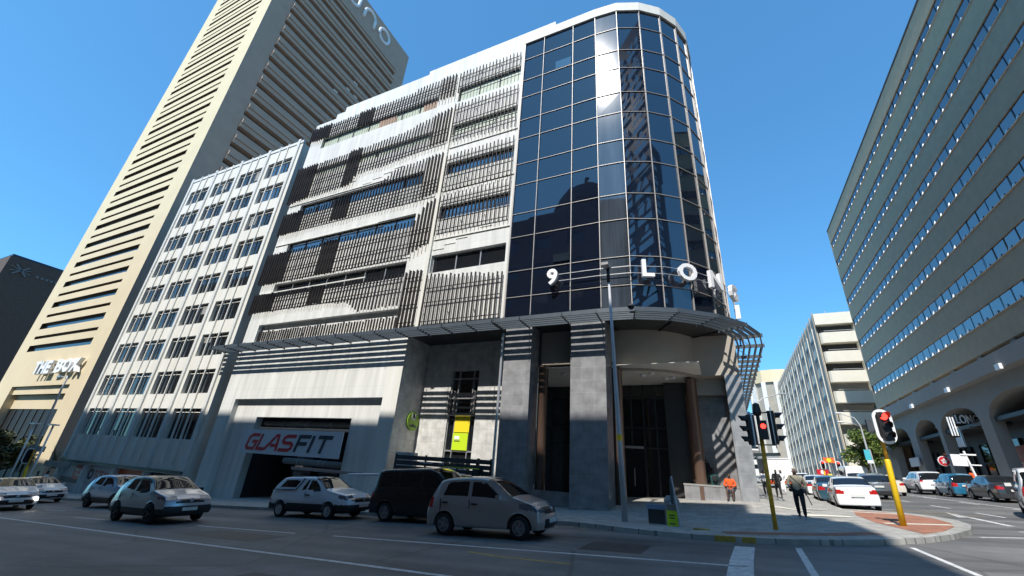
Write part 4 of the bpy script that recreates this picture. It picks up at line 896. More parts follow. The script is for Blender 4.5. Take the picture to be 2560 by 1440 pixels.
SPEC = {
 'hatch': dict(L=3.6, W=1.6, roof=[(0, .84), (.05, 1.0), (.3, 1.43), (.55, 1.51), (1.2, 1.55), (1.9, 1.535), (2.2, 1.44), (2.86, 1.03), (3.05, .98), (3.45, .86), (3.6, .72)], belt=[(0, .83), (.4, .99), (2., .95), (2.8, .92), (3.2, .87), (3.6, .68)],
   win=[[(.52, 1.06), (1.40, 1.02), (1.40, 1.42), (.85, 1.43), (.66, 1.38)], [(1.52, 1.02), (2.52, .985), (2.34, 1.12), (1.98, 1.38), (1.52, 1.43)]], ws=(2.02, 2.84), rw=(.05, .34), wx=(.62, 3.05), r=.29, hl=(.68, .86, .42, .55), tl=(.72, 1.0, .3), grille=(.62, .78, .42), blk=.0, sill=.24, low=(.28, .5, .45)),
 'crossover': dict(L=4.12, W=1.78, roof=[(0, .92), (.06, 1.1), (.5, 1.44), (1.0, 1.55), (1.7, 1.575), (2.2, 1.53), (2.5, 1.42), (3.12, 1.08), (3.35, 1.03), (3.9, .92), (4.12, .74)], belt=[(0, .9), (.5, 1.06), (2, 1.0), (3.1, .96), (3.6, .9), (4.12, .72)],
   win=[[(.75, 1.16), (1.6, 1.07), (1.6, 1.44), (1.1, 1.45), (.85, 1.35)], [(1.72, 1.06), (2.82, 1.02), (2.62, 1.18), (2.25, 1.40), (1.72, 1.45)]], ws=(2.3, 3.1), rw=(.08, .5), wx=(.72, 3.3), r=.33, hl=(.74, .88, .38, .6), tl=(.8, 1.0, .3), grille=(.66, .8, .5), blk=.5, sill=.3, low=(.3, .58, .8)),
 'sedan': dict(L=4.5, W=1.74, roof=[(0, .93), (.08, 1.0), (.72, 1.05), (1.32, 1.36), (1.75, 1.43), (2.3, 1.445), (2.7, 1.38), (3.36, 1.02), (3.6, .97), (4.3, .82), (4.5, .66)], belt=[(0, .9), (.9, .955), (3.3, .92), (4.0, .83), (4.5, .64)],
   win=[[(1.2, 1.02), (1.95, .99), (1.95, 1.34), (1.62, 1.33), (1.4, 1.22)], [(2.06, .99), (3.1, .97), (2.86, 1.12), (2.5, 1.32), (2.06, 1.35)]], ws=(2.5, 3.34), rw=(.78, 1.4), wx=(.85, 3.55), r=.31, hl=(.62, .8, .4, .55), tl=(.72, .9, .45), grille=(.55, .7, .45), blk=.0, sill=.24, low=(.26, .46, .6)),
 'suv': dict(L=4.7, W=1.9, roof=[(0, .98), (.05, 1.15), (.32, 1.56), (.7, 1.66), (2.2, 1.68), (2.65, 1.6), (3.42, 1.14), (3.6, 1.1), (4.45, 1.0), (4.7, .8)], belt=[(0, .97), (.5, 1.1), (3.4, 1.04), (4.1, 1.0), (4.7, .78)],
   win=[[(.55, 1.18), (1.05, 1.16), (1.05, 1.52), (.75, 1.52)], [(1.13, 1.16), (2.0, 1.13), (2.0, 1.54), (1.13, 1.53)], [(2.1, 1.13), (3.15, 1.1), (2.9, 1.25), (2.45, 1.5), (2.1, 1.54)]], ws=(2.5, 3.4), rw=(.06, .36), wx=(.9, 3.8), r=.36, hl=(.8, .95, .4, .6), tl=(.95, 1.5, .25), grille=(.65, .9, .5), blk=.42, sill=.3, low=(.3, .55, .7)),
 'van': dict(L=4.4, W=1.8, roof=[(0, .98), (.03, 1.3), (.16, 1.73), (.5, 1.8), (2.6, 1.82), (3.0, 1.7), (3.56, 1.2), (3.8, 1.1), (4.25, .96), (4.4, .76)], belt=[(0, .97), (.3, 1.12), (3.5, 1.06), (4.0, .98), (4.4, .74)],
   win=[[(.3, 1.18), (1.25, 1.18), (1.25, 1.66), (.38, 1.66)], [(1.32, 1.18), (2.3, 1.17), (2.3, 1.66), (1.32, 1.66)], [(2.38, 1.17), (3.4, 1.12), (3.2, 1.3), (2.85, 1.6), (2.38, 1.66)]], ws=(2.75, 3.6), rw=(.03, .2), wx=(.8, 3.5), r=.32, hl=(.72, .92, .4, .6), tl=(.8, 1.3, .2), grille=(.6, .75, .5), blk=.0, sill=.28, low=(.3, .5, .7)),
 'minibus': dict(L=5.1, W=1.88, roof=[(0, 1.1), (.04, 1.6), (.2, 2.1), (.5, 2.2), (3.9, 2.18), (4.2, 2.05), (4.72, 1.3), (5.0, 1.05), (5.1, .8)], belt=[(0, 1.05), (.3, 1.2), (4.5, 1.15), (5.1, .78)],
   win=[[(.3, 1.3), (1.7, 1.3), (1.7, 1.85), (.35, 1.85)], [(1.8, 1.3), (3.1, 1.3), (3.1, 1.85), (1.8, 1.85)], [(3.2, 1.3), (4.4, 1.25), (4.15, 1.7), (4.0, 1.85), (3.2, 1.85)]], ws=(4.0, 4.72), rw=(.03, .2), wx=(.9, 4.1), r=.34, hl=(.75, 1.0, .5, .5), tl=(.8, 1.2, .2), grille=(.55, .7, .5), blk=.0, sill=.3, low=(.3, .5, .7)),
 'bakkie': dict(L=4.4, W=1.65, roof=[(0, .93), (.03, 1.06), (.42, 1.45), (.58, 1.5), (1.75, 1.52), (2.35, 1.5), (2.6, 1.43), (3.2, 1.05), (3.4, 1.0), (4.2, .86), (4.4, .7)], belt=[(0, .92), (.2, 1.0), (3.1, .95), (3.8, .86), (4.4, .68)],
   win=[[(.42, 1.1), (1.42, 1.1), (1.6, 1.38), (.72, 1.4)], [(1.82, 1.02), (2.04, 1.02), (2.12, 1.40), (2.02, 1.40), (1.86, 1.16)], [(2.14, 1.02), (2.92, .99), (2.78, 1.14), (2.45, 1.38), (2.22, 1.40)]], ws=(2.44, 3.18), rw=(.1, .4), wx=(.72, 3.45), r=.29, hl=(.68, .84, .4, .5), tl=(.6, .95, .12), grille=(.6, .76, .42), blk=.52, sill=.3, low=(.3, .5, .5)),
}
WHEELS = {}
def wheel_mesh(r, style):
    if (r, style) in WHEELS: return WHEELS[(r, style)]
    w = .2
    ty = MB().lathe([(r * .64, -w / 2), (r * .9, -w / 2), (r * .98, -w * .42), (r, -w * .25), (r, w * .25), (r * .98, w * .42), (r * .9, w / 2), (r * .64, w / 2), (r * .64, -w / 2)], n=28, axis='y').build('tyre_shape', M_rubber, smooth=True)
    mb = MB(); mb.lathe([(r * .64, -w / 2), (r * .66, -w * .5), (r * .58, -w * .46), (r * .52, -.02), (0, -.02)], n=28, axis='y'); mb.lathe([(r * .17, -w * .44), (r * .15, -w * .5), (0, -w * .5)], n=12, axis='y')
    n = 5 if style != 'steel' else 0
    for k in range(n):
        a = 2 * math.pi * k / n; d = Vector((math.cos(a), 0, math.sin(a))); mb.obox(d * (r * .35) + Vector((0, -w * .42, 0)), d, Vector((0, 1, 0)), d.cross(Vector((0, 1, 0))), r * .25, .018, r * .075)
    if style == 'steel': mb.lathe([(r * .5, -w * .42), (r * .3, -w * .5), (r * .26, -w * .4)], n=24, axis='y')
    ri = mb.build('rim_shape', {'alloy': M_rim, 'dark': M_rimd, 'steel': M_alu}[style])
    back = ty.data, ri.data
    bpy.data.objects.remove(ty); bpy.data.objects.remove(ri); WHEELS[(r, style)] = back; return back
def car(kind, name, label, cat, pm, x, y, yaw, group, style='alloy', roofm=None, lights=None, rear_plate=True, trimm=None, dz=0):
    s = SPEC[kind]; L, Wd = s['L'], s['W']; r = s['r']
    t = T(name, label, cat, (0, 0, 0), group); t['_o'] = (L / 2, 0, 0)
    NX = 150 if kind in ('hatch', 'crossover', 'bakkie', 'van', 'sedan') else 100; xs = [L * k / NX for k in range(NX + 1)]
    def zs(x):
        z = s['sill']
        for xw in s['wx']:
            d = abs(x - xw); R = r + .075
            if d < R: z = max(z, r + math.sqrt(R * R - d * d) * .98)
        return z
    rings = []
    def ring(x, ys, xo):
        zt = smooth_tab(s['roof'], x); zb = min(smooth_tab(s['belt'], x), zt - .015); z0 = min(zs(x), zb - .1)
        e = abs(x - L / 2) / (L / 2); w = Wd / 2 * (1 - .07 * e ** 4); k = max(0, min(1, (zt - zb) / .42)); wr = w * (.95 - .19 * k)
        P = [(0, z0), (.5 * w, z0), (.9 * w, z0)]
        for q in range(15):
            f_ = q / 14; zr = s['sill'] + (zb - s['sill']) * f_; P.append((w * (.945 + .055 * math.sin(math.pi * min(1, f_ * 1.02 + .02)) ** .8 - .02 * f_), max(zr, z0 + .0004 * q)))
        for q in range(1, 16): f_ = q / 15; P.append((w * .925 + (wr - w * .925) * f_, zb + (zt - .045 * k - .004 - zb) * f_))
        P += [(wr - .045, zt - .01 * k - .002), (wr - .15, zt), (.5 * wr, zt + .016), (0, zt + .022)]
        fr = max(0, (x - (L - .3)) / .3); br = max(0, (.25 - x) / .25); o = []
        for yy, zz in P:
            h = max(0, (zz - .45) / .5); o.append((x + xo - .10 * fr * fr * h * h + .05 * br * br * h * h - (.06 * fr * max(0, (.4 - zz) / .2)), yy * ys, zz))
        return o
    ends = [.97, .9, .78, .62, .45, .3, .15, .0005]
    for q in reversed(ends): rings.append(ring(0, q, -.09 * (1 - q ** 2.2)))
    for x_ in xs: rings.append(ring(x_, 1, 0))
    for q in ends: rings.append(ring(L, q, .16 * (1 - q ** 2.2)))
    n = len(rings[0]); full = []
    for R in rings: full.append(R + [(a, -b, c) for a, b, c in reversed(R[1:-1])])
    m = len(full[0]); parts = {}
    def cls(c, j):
        x_, yy, zz = c; jj = j if j < n - 1 else 2 * (n - 1) - 1 - j; sd = 'a' if yy > 0 else 'b'
        if 17 <= jj <= 32:
            for q, pg in enumerate(s['win']):
                if inpoly(pg, x_, zz): return ('side_window', M_carglass, sd + str(q))
        if jj >= 32:
            if s['ws'][0] < x_ < s['ws'][1]: return ('windscreen', M_carglass, '')
            if s['rw'][0] < x_ < s['rw'][1] and zz > smooth_tab(s['belt'], .1) + .06: return ('rear_window', M_carglass, '')
            if roofm and s['rw'][1] < x_ < s['ws'][0]: return ('roof', roofm, '')
        if roofm and jj >= 17 and zz > s['roof'][2][1] - .1 and x_ < s['ws'][1] and jj < 32: return ('roof', roofm, '')
        if x_ > L - s['hl'][3] and s['hl'][0] + (L - x_) * .12 < zz < s['hl'][1] + .04 * (L - x_) and abs(yy) > s['hl'][2]: return ('headlight', M_lamp, sd)
        if x_ > L - .1 and s['grille'][0] < zz < s['grille'][1] and abs(yy) < s['grille'][2]: return ('grille', M_trim, '')
        if x_ > L - .16 and s['low'][0] < zz < s['low'][1] and abs(yy) < s['low'][2]: return ('lower_grille', M_trim, '')
        if x_ < s['tl'][2] * .5 + .02 and s['tl'][0] < zz < s['tl'][1] and abs(yy) > Wd / 2 - .34: return ('taillight', M_red, sd)
        if x_ < .12 and kind in ('minibus', 'suv', 'hatch', 'van', 'crossover', 'bakkie') and abs(yy) < Wd / 2 - .2 and smooth_tab(s['belt'], .2) + .06 < zz < s['roof'][3][1] - .12: return ('rear_window', M_carglass, '')
        if zz < s['blk'] and jj > 2: return ('lower_trim', trimm or M_trim, '')
        return ('body', pm, '')
    for i in range(len(full) - 1):
        A, B = full[i], full[i + 1]
        for j in range(m):
            k = (j + 1) % m; c = [(A[j][q] + A[k][q] + B[j][q] + B[k][q]) / 4 for q in range(3)]
            nm, mm, key = cls(c, j); d = parts.setdefault((nm, key), (mm, {}, []))
            ids = []
            for (ii, jj) in ((i, j), (i + 1, j), (i + 1, k), (i, k)):
                if (ii, jj) not in d[1]: d[1][(ii, jj)] = len(d[1])
                ids.append(d[1][(ii, jj)])
            d[2].append(tuple(ids))
    for (nm, key), (mm, vd, fs) in parts.items():
        mb = MB(); mb.v = [full[i][j] for i, j in vd]; mb.f = fs; mb.build(nm, mm, t, smooth=True)
    ub = MB().box(.3, L - .3, -Wd / 2 + .2, Wd / 2 - .2, .22, .62); ub.build('underbody', M_dark, t)
    tm, rm = wheel_mesh(r, style)
    for xw in s['wx']:
        for sd in (-1, 1):
            o = bpy.data.objects.new('wheel', tm); C.objects.link(o); o.parent = t; o.location = (xw - L / 2, sd * (Wd / 2 - .115), r); o.rotation_euler = (0, 0, 0 if sd < 0 else math.pi)
            q = bpy.data.objects.new('rim', rm); C.objects.link(q); q.parent = o
    zb = lerp_tab(s['belt'], s['ws'][1] - .5)
    for sd in (-1, 1):
        mb = MB().obox((s['ws'][1] - .36, sd * (Wd / 2 + .07), zb + .09), Vector((1, 0, 0)), Vector((0, 1, 0)), Vector((0, 0, 1)), .06, .1, .065); mb.build('wing_mirror', trimm or pm if kind != 'bakkie' else M_trim, t)
        for pg in s['win'][(-2 if kind not in ('bakkie',) else -1):]:
            xh = pg[0][0] + .12; mb = MB().obox((xh, sd * (Wd / 2 * .985), lerp_tab(s['belt'], xh) - .12), Vector((1, 0, 0)), Vector((0, 1, 0)), Vector((0, 0, 1)), .09, .025, .02); mb.build('door_handle', pm if kind in ('suv', 'crossover') else M_trim, t)
            # shut line beside the handle
            MB().box(xh - .18, xh - .165, sd * Wd / 2 * .965 - .012, sd * Wd / 2 * .965 + .012, .42, lerp_tab(s['belt'], xh) - .02).build('shut_line', M_dark, t)
    MB().box(L + .156, L + .172, -.25, .25, s['low'][0] + .12, s['low'][0] + .23).build('number_plate', M_plate, t)
    MB().box(-.13, -.11, -.25, .25, .72 if kind != 'sedan' else .6, .83 if kind != 'sedan' else .71).build('number_plate', M_plate, t)
    MB().tube([(L + .12, 0, s['grille'][0] + .1), (L + .15, 0, s['grille'][0] + .1)], .06, 14).build('badge', M_alu, t)
    if lights:
        for sd in (-1, 1): MB().tube([(L + .02, sd * (Wd / 2 - .2), lights), (L + .1, sd * (Wd / 2 - .2), lights)], .06, 12).build('lit_lamp', mat('lit_headlight', (1, .97, .9), emit=14), t)
    c_, s_ = math.cos(R_(yaw)), math.sin(R_(yaw)); f = Vector((c_, s_, GX * c_ + GY * s_)).normalized(); l = Vector((-s_, c_, -GX * s_ + GY * c_)).normalized(); u = f.cross(l)
    t.rotation_euler = Matrix((f, l, u)).transposed().to_euler(); t.location = (x, y, g(x, y) + .005 + dz)
    return t
g1, g2, g3 = 'cars driving along the main road', 'vehicles parked along the kerb of the main road', 'cars parked along the side street'
car('sedan', 'moving_car', 'white saloon driving with both headlights lit', 'car', P_white, -33.8, 10.9, -8, g1, lights=.5)
car('sedan', 'parked_car', 'silver white saloon parked behind the white car with lit headlights', 'car', P_white, -40.0, 14.1, 0, g2)
car('crossover', 'parked_car', 'pale blue crossover parked between the white saloon and the silver crossover', 'car', P_blue, -29.75, 14.0, 0, g2, style='dark')
t = car('crossover', 'moving_car', 'silver crossover with black roof and dark wheels driving past the white office block', 'car', P_silver, -20.1, 10.9, -4, g1, style='dark', roofm=P_black, lights=None, trimm=M_trim)
t = car('bakkie', 'parked_pickup', 'white pickup with a canopy and roof ladder parked outside the garage', 'pickup', P_white, -15.5, 14.55, 0, g2, style='steel')
for sd in (-1, 1):
    mb = MB(); mb.bar((.08, sd * .772, 1.035), (1.5, sd * .772, 1.035), .03); mb.bar((1.5, sd * .772, 1.035), (1.80, sd * .655, 1.46), .03); mb.build('canopy_seam', M_trim, t)
car('van', 'parked_van', 'black van parked between the white pickup and the silver hatchback', 'van', P_black, -10.25, 14.9, 0, g2)
car('hatch', 'moving_car', 'champagne silver hatchback in front of the black granite piers', 'car', P_champ, -6.46, 12.7, 0, g1)
car('sedan', 'parked_car', 'white hatchback saloon parked nearest on the side street behind the walking person', 'car', P_white, 5.78, 28.8, 85, g3)
car('sedan', 'parked_car', 'dark teal saloon parked just ahead of the nearest white car', 'car', P_teal, 5.9, 34.2, 86, g3)
car('crossover', 'moving_car', 'grey hatchback driving up the side street behind the yellow signal pole', 'car', P_grey, 9.4, 40, 86, g3)
car('sedan', 'moving_car', 'cream saloon partly hidden behind the yellow signal pole', 'car', P_cream, 11.6, 46, 86, g3)
car('minibus', 'moving_minibus', 'white minibus driving up the middle of the side street', 'minibus', P_white, 12.1, 58, 87, g3)
car('suv', 'parked_car', 'white estate car with tall red tail lamps parked by the arches', 'car', P_white, 15.1, 49.3, 88, g3)
car('hatch', 'parked_car', 'bright blue hatchback parked behind the white estate by the arches', 'car', P_blu2, 15.3, 44.2, 88, g3)
car('sedan', 'parked_car', 'charcoal saloon parked beside the white street name pole', 'car', P_dark, 15.4, 39.0, 88, g3)
car('van', 'moving_van', 'white van turning out of the side street', 'van', P_white, 11.9, 26.3, 70, g1)
car('bakkie', 'moving_pickup', 'small white pickup in the middle distance of the side street', 'pickup', P_white, 8.6, 66, 88, g3, style='steel')
car('sedan', 'parked_car', 'far white saloon beyond the teal car on the side street', 'car', P_white, 6.4, 42, 87, g3)
# ladder on the pickup
LD = T('roof_ladder', 'folded grey ladder with a white tube on the roof of the white pickup', 'ladder', (-15.5, 14.5, g(-15.5, 14.5) + 1.55))
zz = g(-15.5, 14.5) + 1.62
mb = MB(); mb.box(-17.4, -13.6, 14.15, 14.22, zz + .08, zz + .19); mb.box(-17.4, -13.6, 14.62, 14.69, zz + .08, zz + .19)
for k in range(11): mb.box(-17.3 + .34 * k, -17.22 + .34 * k, 14.22, 14.62, zz + .1, zz + .16)
mb.build('rails_and_rungs', M_alu, LD); MB().tube([(-13.9, 14.1, zz + .08), (-12.3, 14.1, zz + .17)], .045, 8).build('white_tube', M_letter, LD)
for x in (-17, -15.4): mb = MB(); mb.box(x, x + .05, 13.95, 14.9, zz - .02, zz + .07); mb.bar((x, 13.95, zz - .12), (x, 13.95, zz + .02), .04); mb.bar((x, 14.9, zz - .12), (x, 14.9, zz + .02), .04); mb.build('rack_bar', M_trim, LD)
tag(MB().prism([(-9.6, 14.4), (-8.5, 14.4), (-8.5, 15.3), (-9.6, 15.3)], g(-9, 14.9) + 1.835, g(-9, 14.9) + 1.86).build('roof_board', M_lime, None, loc=(-9, 14.9, g(-9, 14.9) + 1.83)), 'lime yellow board lying on the front of the black van roof', 'board')
# lorry
TR = T('delivery_truck', 'white box lorry seen from behind with an orange bumper on the side street', 'truck', (0, 0, 0))
TR['_o'] = (0, 0, 0)
MB().box(-1.15, 1.15, -3.2, 2.2, 1.0, 2.9).build('cargo_box', M_letter, TR); MB().box(-1.2, 1.2, -3.25, 2.3, 2.902, 3.02).build('box_roof', P_white, TR)
MB().box(-.01, .01, -3.23, -3.205, 1.05, 2.88).build('door_seam', M_grey, TR); MB().box(-1.1, 1.1, 2.4, 4.0, .6, 3.35).build('cab', P_white, TR)
MB().box(-1.3, 1.3, 2.1, 4.05, 3.36, 3.7).build('wind_deflector', P_black, TR); MB().box(-1.0, 1.0, -3.3, -3.2, .55, .85).build('rear_bumper', M_orange, TR); MB().box(-.9, .9, -3.1, 3.8, .5, .95).build('chassis', M_dark, TR)
for sx in (-1, 1):
    MB().box(sx * .95 - .12, sx * .95 + .12, -3.36, -3.305, .6, .78).build('taillight', M_red, TR)
    for y in (-1.8, 3.0):
        o = bpy.data.objects.new('wheel', wheel_mesh(.42, 'steel')[0]); C.objects.link(o); o.parent = TR; o.location = (sx * 1.0, y, .42); o.rotation_euler = (0, 0, sx * math.pi / 2)
TR.location = (5.2, 58, g(5.2, 58)); TR.rotation_euler = (R_(1.9), -R_(3.4), R_(2))

# ================================================================ PEOPLE
def skin(name, chains, m, parent, lvl=2):
    # chains: lists of (point, radius); points that coincide are joined, the first point of the first chain is the root
    me = bpy.data.meshes.new(name); vs, es, rs, idx = [], [], [], {}
    for ch in chains:
        prev = None
        for p, r in ch:
            k = tuple(round(c, 4) for c in p)
            if k not in idx: idx[k] = len(vs); vs.append(p); rs.append(r)
            if prev is not None and prev != idx[k]: es.append((prev, idx[k]))
            prev = idx[k]
    me.from_pydata(vs, es, []); o = bpy.data.objects.new(name, me); C.objects.link(o)
    md = o.modifiers.new('s', 'SKIN'); md.use_smooth_shade = True
    for k, v in enumerate(me.skin_vertices[0].data):
        r = rs[k]; v.radius = r if isinstance(r, tuple) else (r, r); v.use_root = (k == 0)
    sb = o.modifiers.new('b', 'SUBSURF'); sb.levels = lvl; sb.render_levels = lvl
    dg = bpy.context.evaluated_depsgraph_get(); nm = bpy.data.meshes.new_from_object(o.evaluated_get(dg)); bpy.data.objects.remove(o)
    nm.materials.clear(); nm.materials.append(m)
    for p in nm.polygons: p.use_smooth = True
    o = bpy.data.objects.new(name, nm); C.objects.link(o); o.parent = parent; return o
def person(label, x, y, z, face, shirt, trousers, shoes, hair, pose='stand', long_sleeve=True, shorts=False, group=None, cap=None, robe=False):
    # local frame: y forward, x to the person's right
    t = T('person', label, 'person', (0, 0, 0), group)
    V3 = lambda *a: tuple(a)
    if pose == 'sit': hipz = .50; kn = [(-.12, .45, .50), (.13, .44, .50)]; an = [(-.14, .48, .10), (.12, .50, .10)]; lean = .05
    elif pose == 'walk': hipz = .90; kn = [(-.10, .16, .50), (.10, -.02, .48)]; an = [(-.10, .12, .09), (.10, -.30, .14)]; lean = .02
    else: hipz = .92; kn = [(-.10, .02, .49), (.10, .03, .49)]; an = [(-.11, 0, .09), (.11, 0, .09)]; lean = .0
    hip = (0, 0, hipz); wst = (0, lean * .3, hipz + .18); ch_ = (0, lean, hipz + .38); nk = (0, lean, hipz + .54); hd = (0, lean + .03, hipz + .66); tp = (0, lean + .02, hipz + .78)
    chin = (0, lean + .075, hipz + .60); nose = (0, lean + .115, hipz + .655)
    if pose == 'sit': el = [(-.27, .08, hipz + .22), (.27, .08, hipz + .22)]; wr_ = [(-.10, .30, hipz + .16), (.10, .30, hipz + .16)]
    elif pose == 'walk': el = [(-.25, -.10, hipz + .20), (.27, .02, hipz + .22)]; wr_ = [(-.24, .04, hipz + .0), (.20, .20, hipz + .12)]
    else: el = [(-.25, -.03, hipz + .20), (.25, -.03, hipz + .20)]; wr_ = [(-.25, .07, hipz - .03), (.25, .07, hipz - .03)]
    sh = [(-.18, lean, hipz + .47), (.18, lean, hipz + .47)]; hj = [(-.09, 0, hipz - .02), (.09, 0, hipz - .02)]
    cc = [[(hip, .13), (wst, .125), (ch_, (.15, .12)), (nk, .055), (hd, (.078, .095)), (tp, (.07, .085))], [(hd, (.078, .095)), (chin, .045)], [(hd, (.078, .095)), (nose, .018)]]
    for s in (0, 1):
        sx = -1 if s == 0 else 1
        d = (Vector(wr_[s]) - Vector(el[s])).normalized(); pm_ = tuple(Vector(wr_[s]) + d * .05); side = Vector((sx, 0, 0)).cross(d)
        if side.length < .1: side = Vector((0, 1, 0))
        side.normalize(); cc.append([(ch_, (.15, .12)), (sh[s], .065), (el[s], .045), (wr_[s], .03), (pm_, .032)])
        for q in range(4):
            b = Vector(pm_) + side * (.027 - .018 * q) + d * .03; ln = (.065, .075, .07, .055)[q]; cc.append([(pm_, .032), (tuple(b), .010), (tuple(b + d * ln * .5), .009), (tuple(b + d * ln * .85 + Vector((-sx * .022, 0, 0))), .007)])
        tb = Vector(wr_[s]) + side * .03 + d * .03; cc.append([(pm_, .032), (tuple(tb), .011), (tuple(tb + side * .02 + d * .035), .009)])
        cc.append([(hip, .13), (hj[s], .09), (kn[s], .06), (an[s], .04), ((an[s][0], an[s][1] + .13, .04), .035)])
    b = skin('body', cc, M_skin, t, 1)
    tc = [[((0, 0, hipz - .06), .15), (wst, .145), (ch_, (.175, .14)), ((0, lean, hipz + .50), .085)]]
    for s in (0, 1):
        ar = [(ch_, (.175, .14)), (sh[s], .085), (el[s], .062)]
        if long_sleeve: ar.append((tuple(Vector(el[s]).lerp(Vector(wr_[s]), .92)), .045))
        else: ar[-1] = (tuple(Vector(sh[s]).lerp(Vector(el[s]), .75)), .066)
        tc.append(ar)
    skin('shirt', tc, shirt, t, 2)
    lc = []
    for s in (0, 1):
        e = [((0, 0, hipz), .145), (hj[s], .105), (kn[s], .076)]
        if shorts: e[-1] = (tuple(Vector(hj[s]).lerp(Vector(kn[s]), .9)), .085)
        else: e.append((tuple(Vector(kn[s]).lerp(Vector(an[s]), .96)), .056))
        lc.append(e)
    skin('trousers', lc, trousers, t, 2)
    if robe: skin('robe', [[((0, 0, hipz), (.19, .15)), ((0, 0, .55), (.2, .17)), ((0, 0, .2), (.22, .19))]], shirt, t, 2)
    for s in (0, 1): skin('shoe', [[((an[s][0], an[s][1] - .05, .045), .05), ((an[s][0], an[s][1] + .06, .045), .05), ((an[s][0], an[s][1] + .17, .035), .038)]], shoes, t, 1)
    skin('cap' if cap else 'hair', [[((0, lean + .0, hipz + .715), (.088, .102)), ((0, lean - .01, hipz + .79), (.078, .09))]], cap or hair, t, 2)
    mb = MB()
    for sx in (-1, 1): mb.obox((sx * .03, lean + .112, hipz + .672), Vector((1, 0, 0)), Vector((0, 1, 0)), Vector((0, 0, 1)), .012, .006, .006)
    mb.build('eyes', M_dark, t)
    for sx in (-1, 1): skin('ear', [[((sx * .082, lean + .02, hipz + .64), .014), ((sx * .085, lean + .015, hipz + .68), .016)]], M_skin, t, 1)
    t.location = (x, y, z); t.rotation_euler = (0, 0, R_(face)); return t
F_ = lambda n, c: mat(n, c, .85, var=.12, scale=14)
c_khaki, c_greysh, c_blackt, c_org, c_teal, c_wh, c_drk, c_shorts, c_purple = F_('khaki_cloth', (.42, .37, .27)), F_('grey_cloth', (.12, .125, .15)), F_('black_denim', (.016, .016, .02)), F_('hi_vis_orange', (.85, .12, .02)), F_('teal_cloth', (.015, .07, .07)), F_('white_cloth', (.78, .78, .8)), F_('dark_cloth', (.02, .02, .022)), F_('grey_shorts_cloth', (.14, .14, .18)), F_('purple_cloth', (.08, .04, .11))
M_hair = mat('black_hair', (.012, .011, .01), .8); M_shoe = mat('pale_shoe', (.45, .45, .48), .6); M_dshoe = mat('dark_shoe', (.03, .03, .03), .6)
W1 = person('person in khaki top, black jeans and pale cap walking on the corner pavement', 2.38, 19.75, pv(2.38, 19.75), 170, c_khaki, c_blackt, M_shoe, M_hair, 'walk', cap=c_khaki)
skin('hip_bag', [[((.2, -.02, 1.0), (.1, .07)), ((.22, .0, .86), (.1, .08))]], c_drk, W1, 1); skin('waist_jumper', [[((-.17, -.02, 1.02), (.09, .12)), ((-.19, -.02, .84), (.1, .12))]], c_greysh, W1, 1)
MB().bar((.16, .12, 1.42), (-.2, .1, 1.02), .05, .02).build('strap', c_drk, W1)
mb = MB(); mb.bar((-.24, .06, .84), (-.36, .2, .48), .02); st = tag(mb.build('walking_stick', M_dark, None), 'thin black stick held in the hand of the walking person', 'stick'); st.location = W1.location; st.rotation_euler = W1.rotation_euler
person('person in bright orange top and grey shorts sitting on the granite bench wall', .22, 24.40, pv(.2, 24.1) + .02, 172, c_org, c_shorts, M_dshoe, M_hair, 'sit', shorts=True, cap=c_drk).scale = (.92, .92, .92)
pz = 1.9
t = person('person in teal top with a black backpack sitting on the bench wall in shade', -.5, 25.15, 1.42, 20, c_teal, c_teal, M_dshoe, M_hair, 'sit')
bp_ = skin('backpack', [[((0, -.2, .62), (.14, .08)), ((0, -.2, .95), (.13, .08))]], c_drk, t, 2)
person('dark clothed person standing at the back of the bench wall in shade', -.78, 25.3, 1.9, 150, c_drk, c_drk, M_dshoe, M_hair, 'stand').scale = (.72, .72, .72)
person('dark silhouetted person leaning at the slatted cafe fence', -10.75, 19.2, pv(-10.75, 19.2), 175, c_drk, c_drk, M_dshoe, M_hair, 'stand').scale = (1.12, 1.12, 1.28)
person('far person in white robe walking on the side street pavement', 3.9, 40, g(3.9, 40) + .13, 190, c_wh, c_wh, M_shoe, M_hair, 'walk', robe=True)
person('far person in white shirt and dark trousers beside the granite pier', 2.5, 36, g(2.5, 36) + .13, 170, c_wh, c_blackt, M_dshoe, M_hair, 'walk')
person('far person in dark clothes behind the yellow signal pole', 3.1, 34.5, g(3.1, 34.5) + .13, 0, c_drk, c_drk, M_dshoe, M_hair, 'walk')
person('far worker in yellow top beside the distant signals', 11.6, 66, g(11.6, 66), 180, F_('yellow_cloth', (.6, .55, .1)), c_drk, M_dshoe, M_hair, 'stand')
person('person in orange cap and top among the cars by the arches', 16.9, 45.5, g(16.9, 45.5) + .13, 200, c_org, c_blackt, M_dshoe, M_hair, 'stand', cap=F_('orange_cap', (.9, .35, .03)))
person('person in pale top standing by the signal near the sand tower', -52.2, 18.6, pv(-52.2, 18.6), 180, c_wh, c_purple, M_dshoe, M_hair, 'stand')
person('person in grey top standing between the two short plaza lamps', -56.2, 19.4, pv(-56.2, 19.4), 160, c_greysh, c_blackt, M_dshoe, M_hair, 'stand')
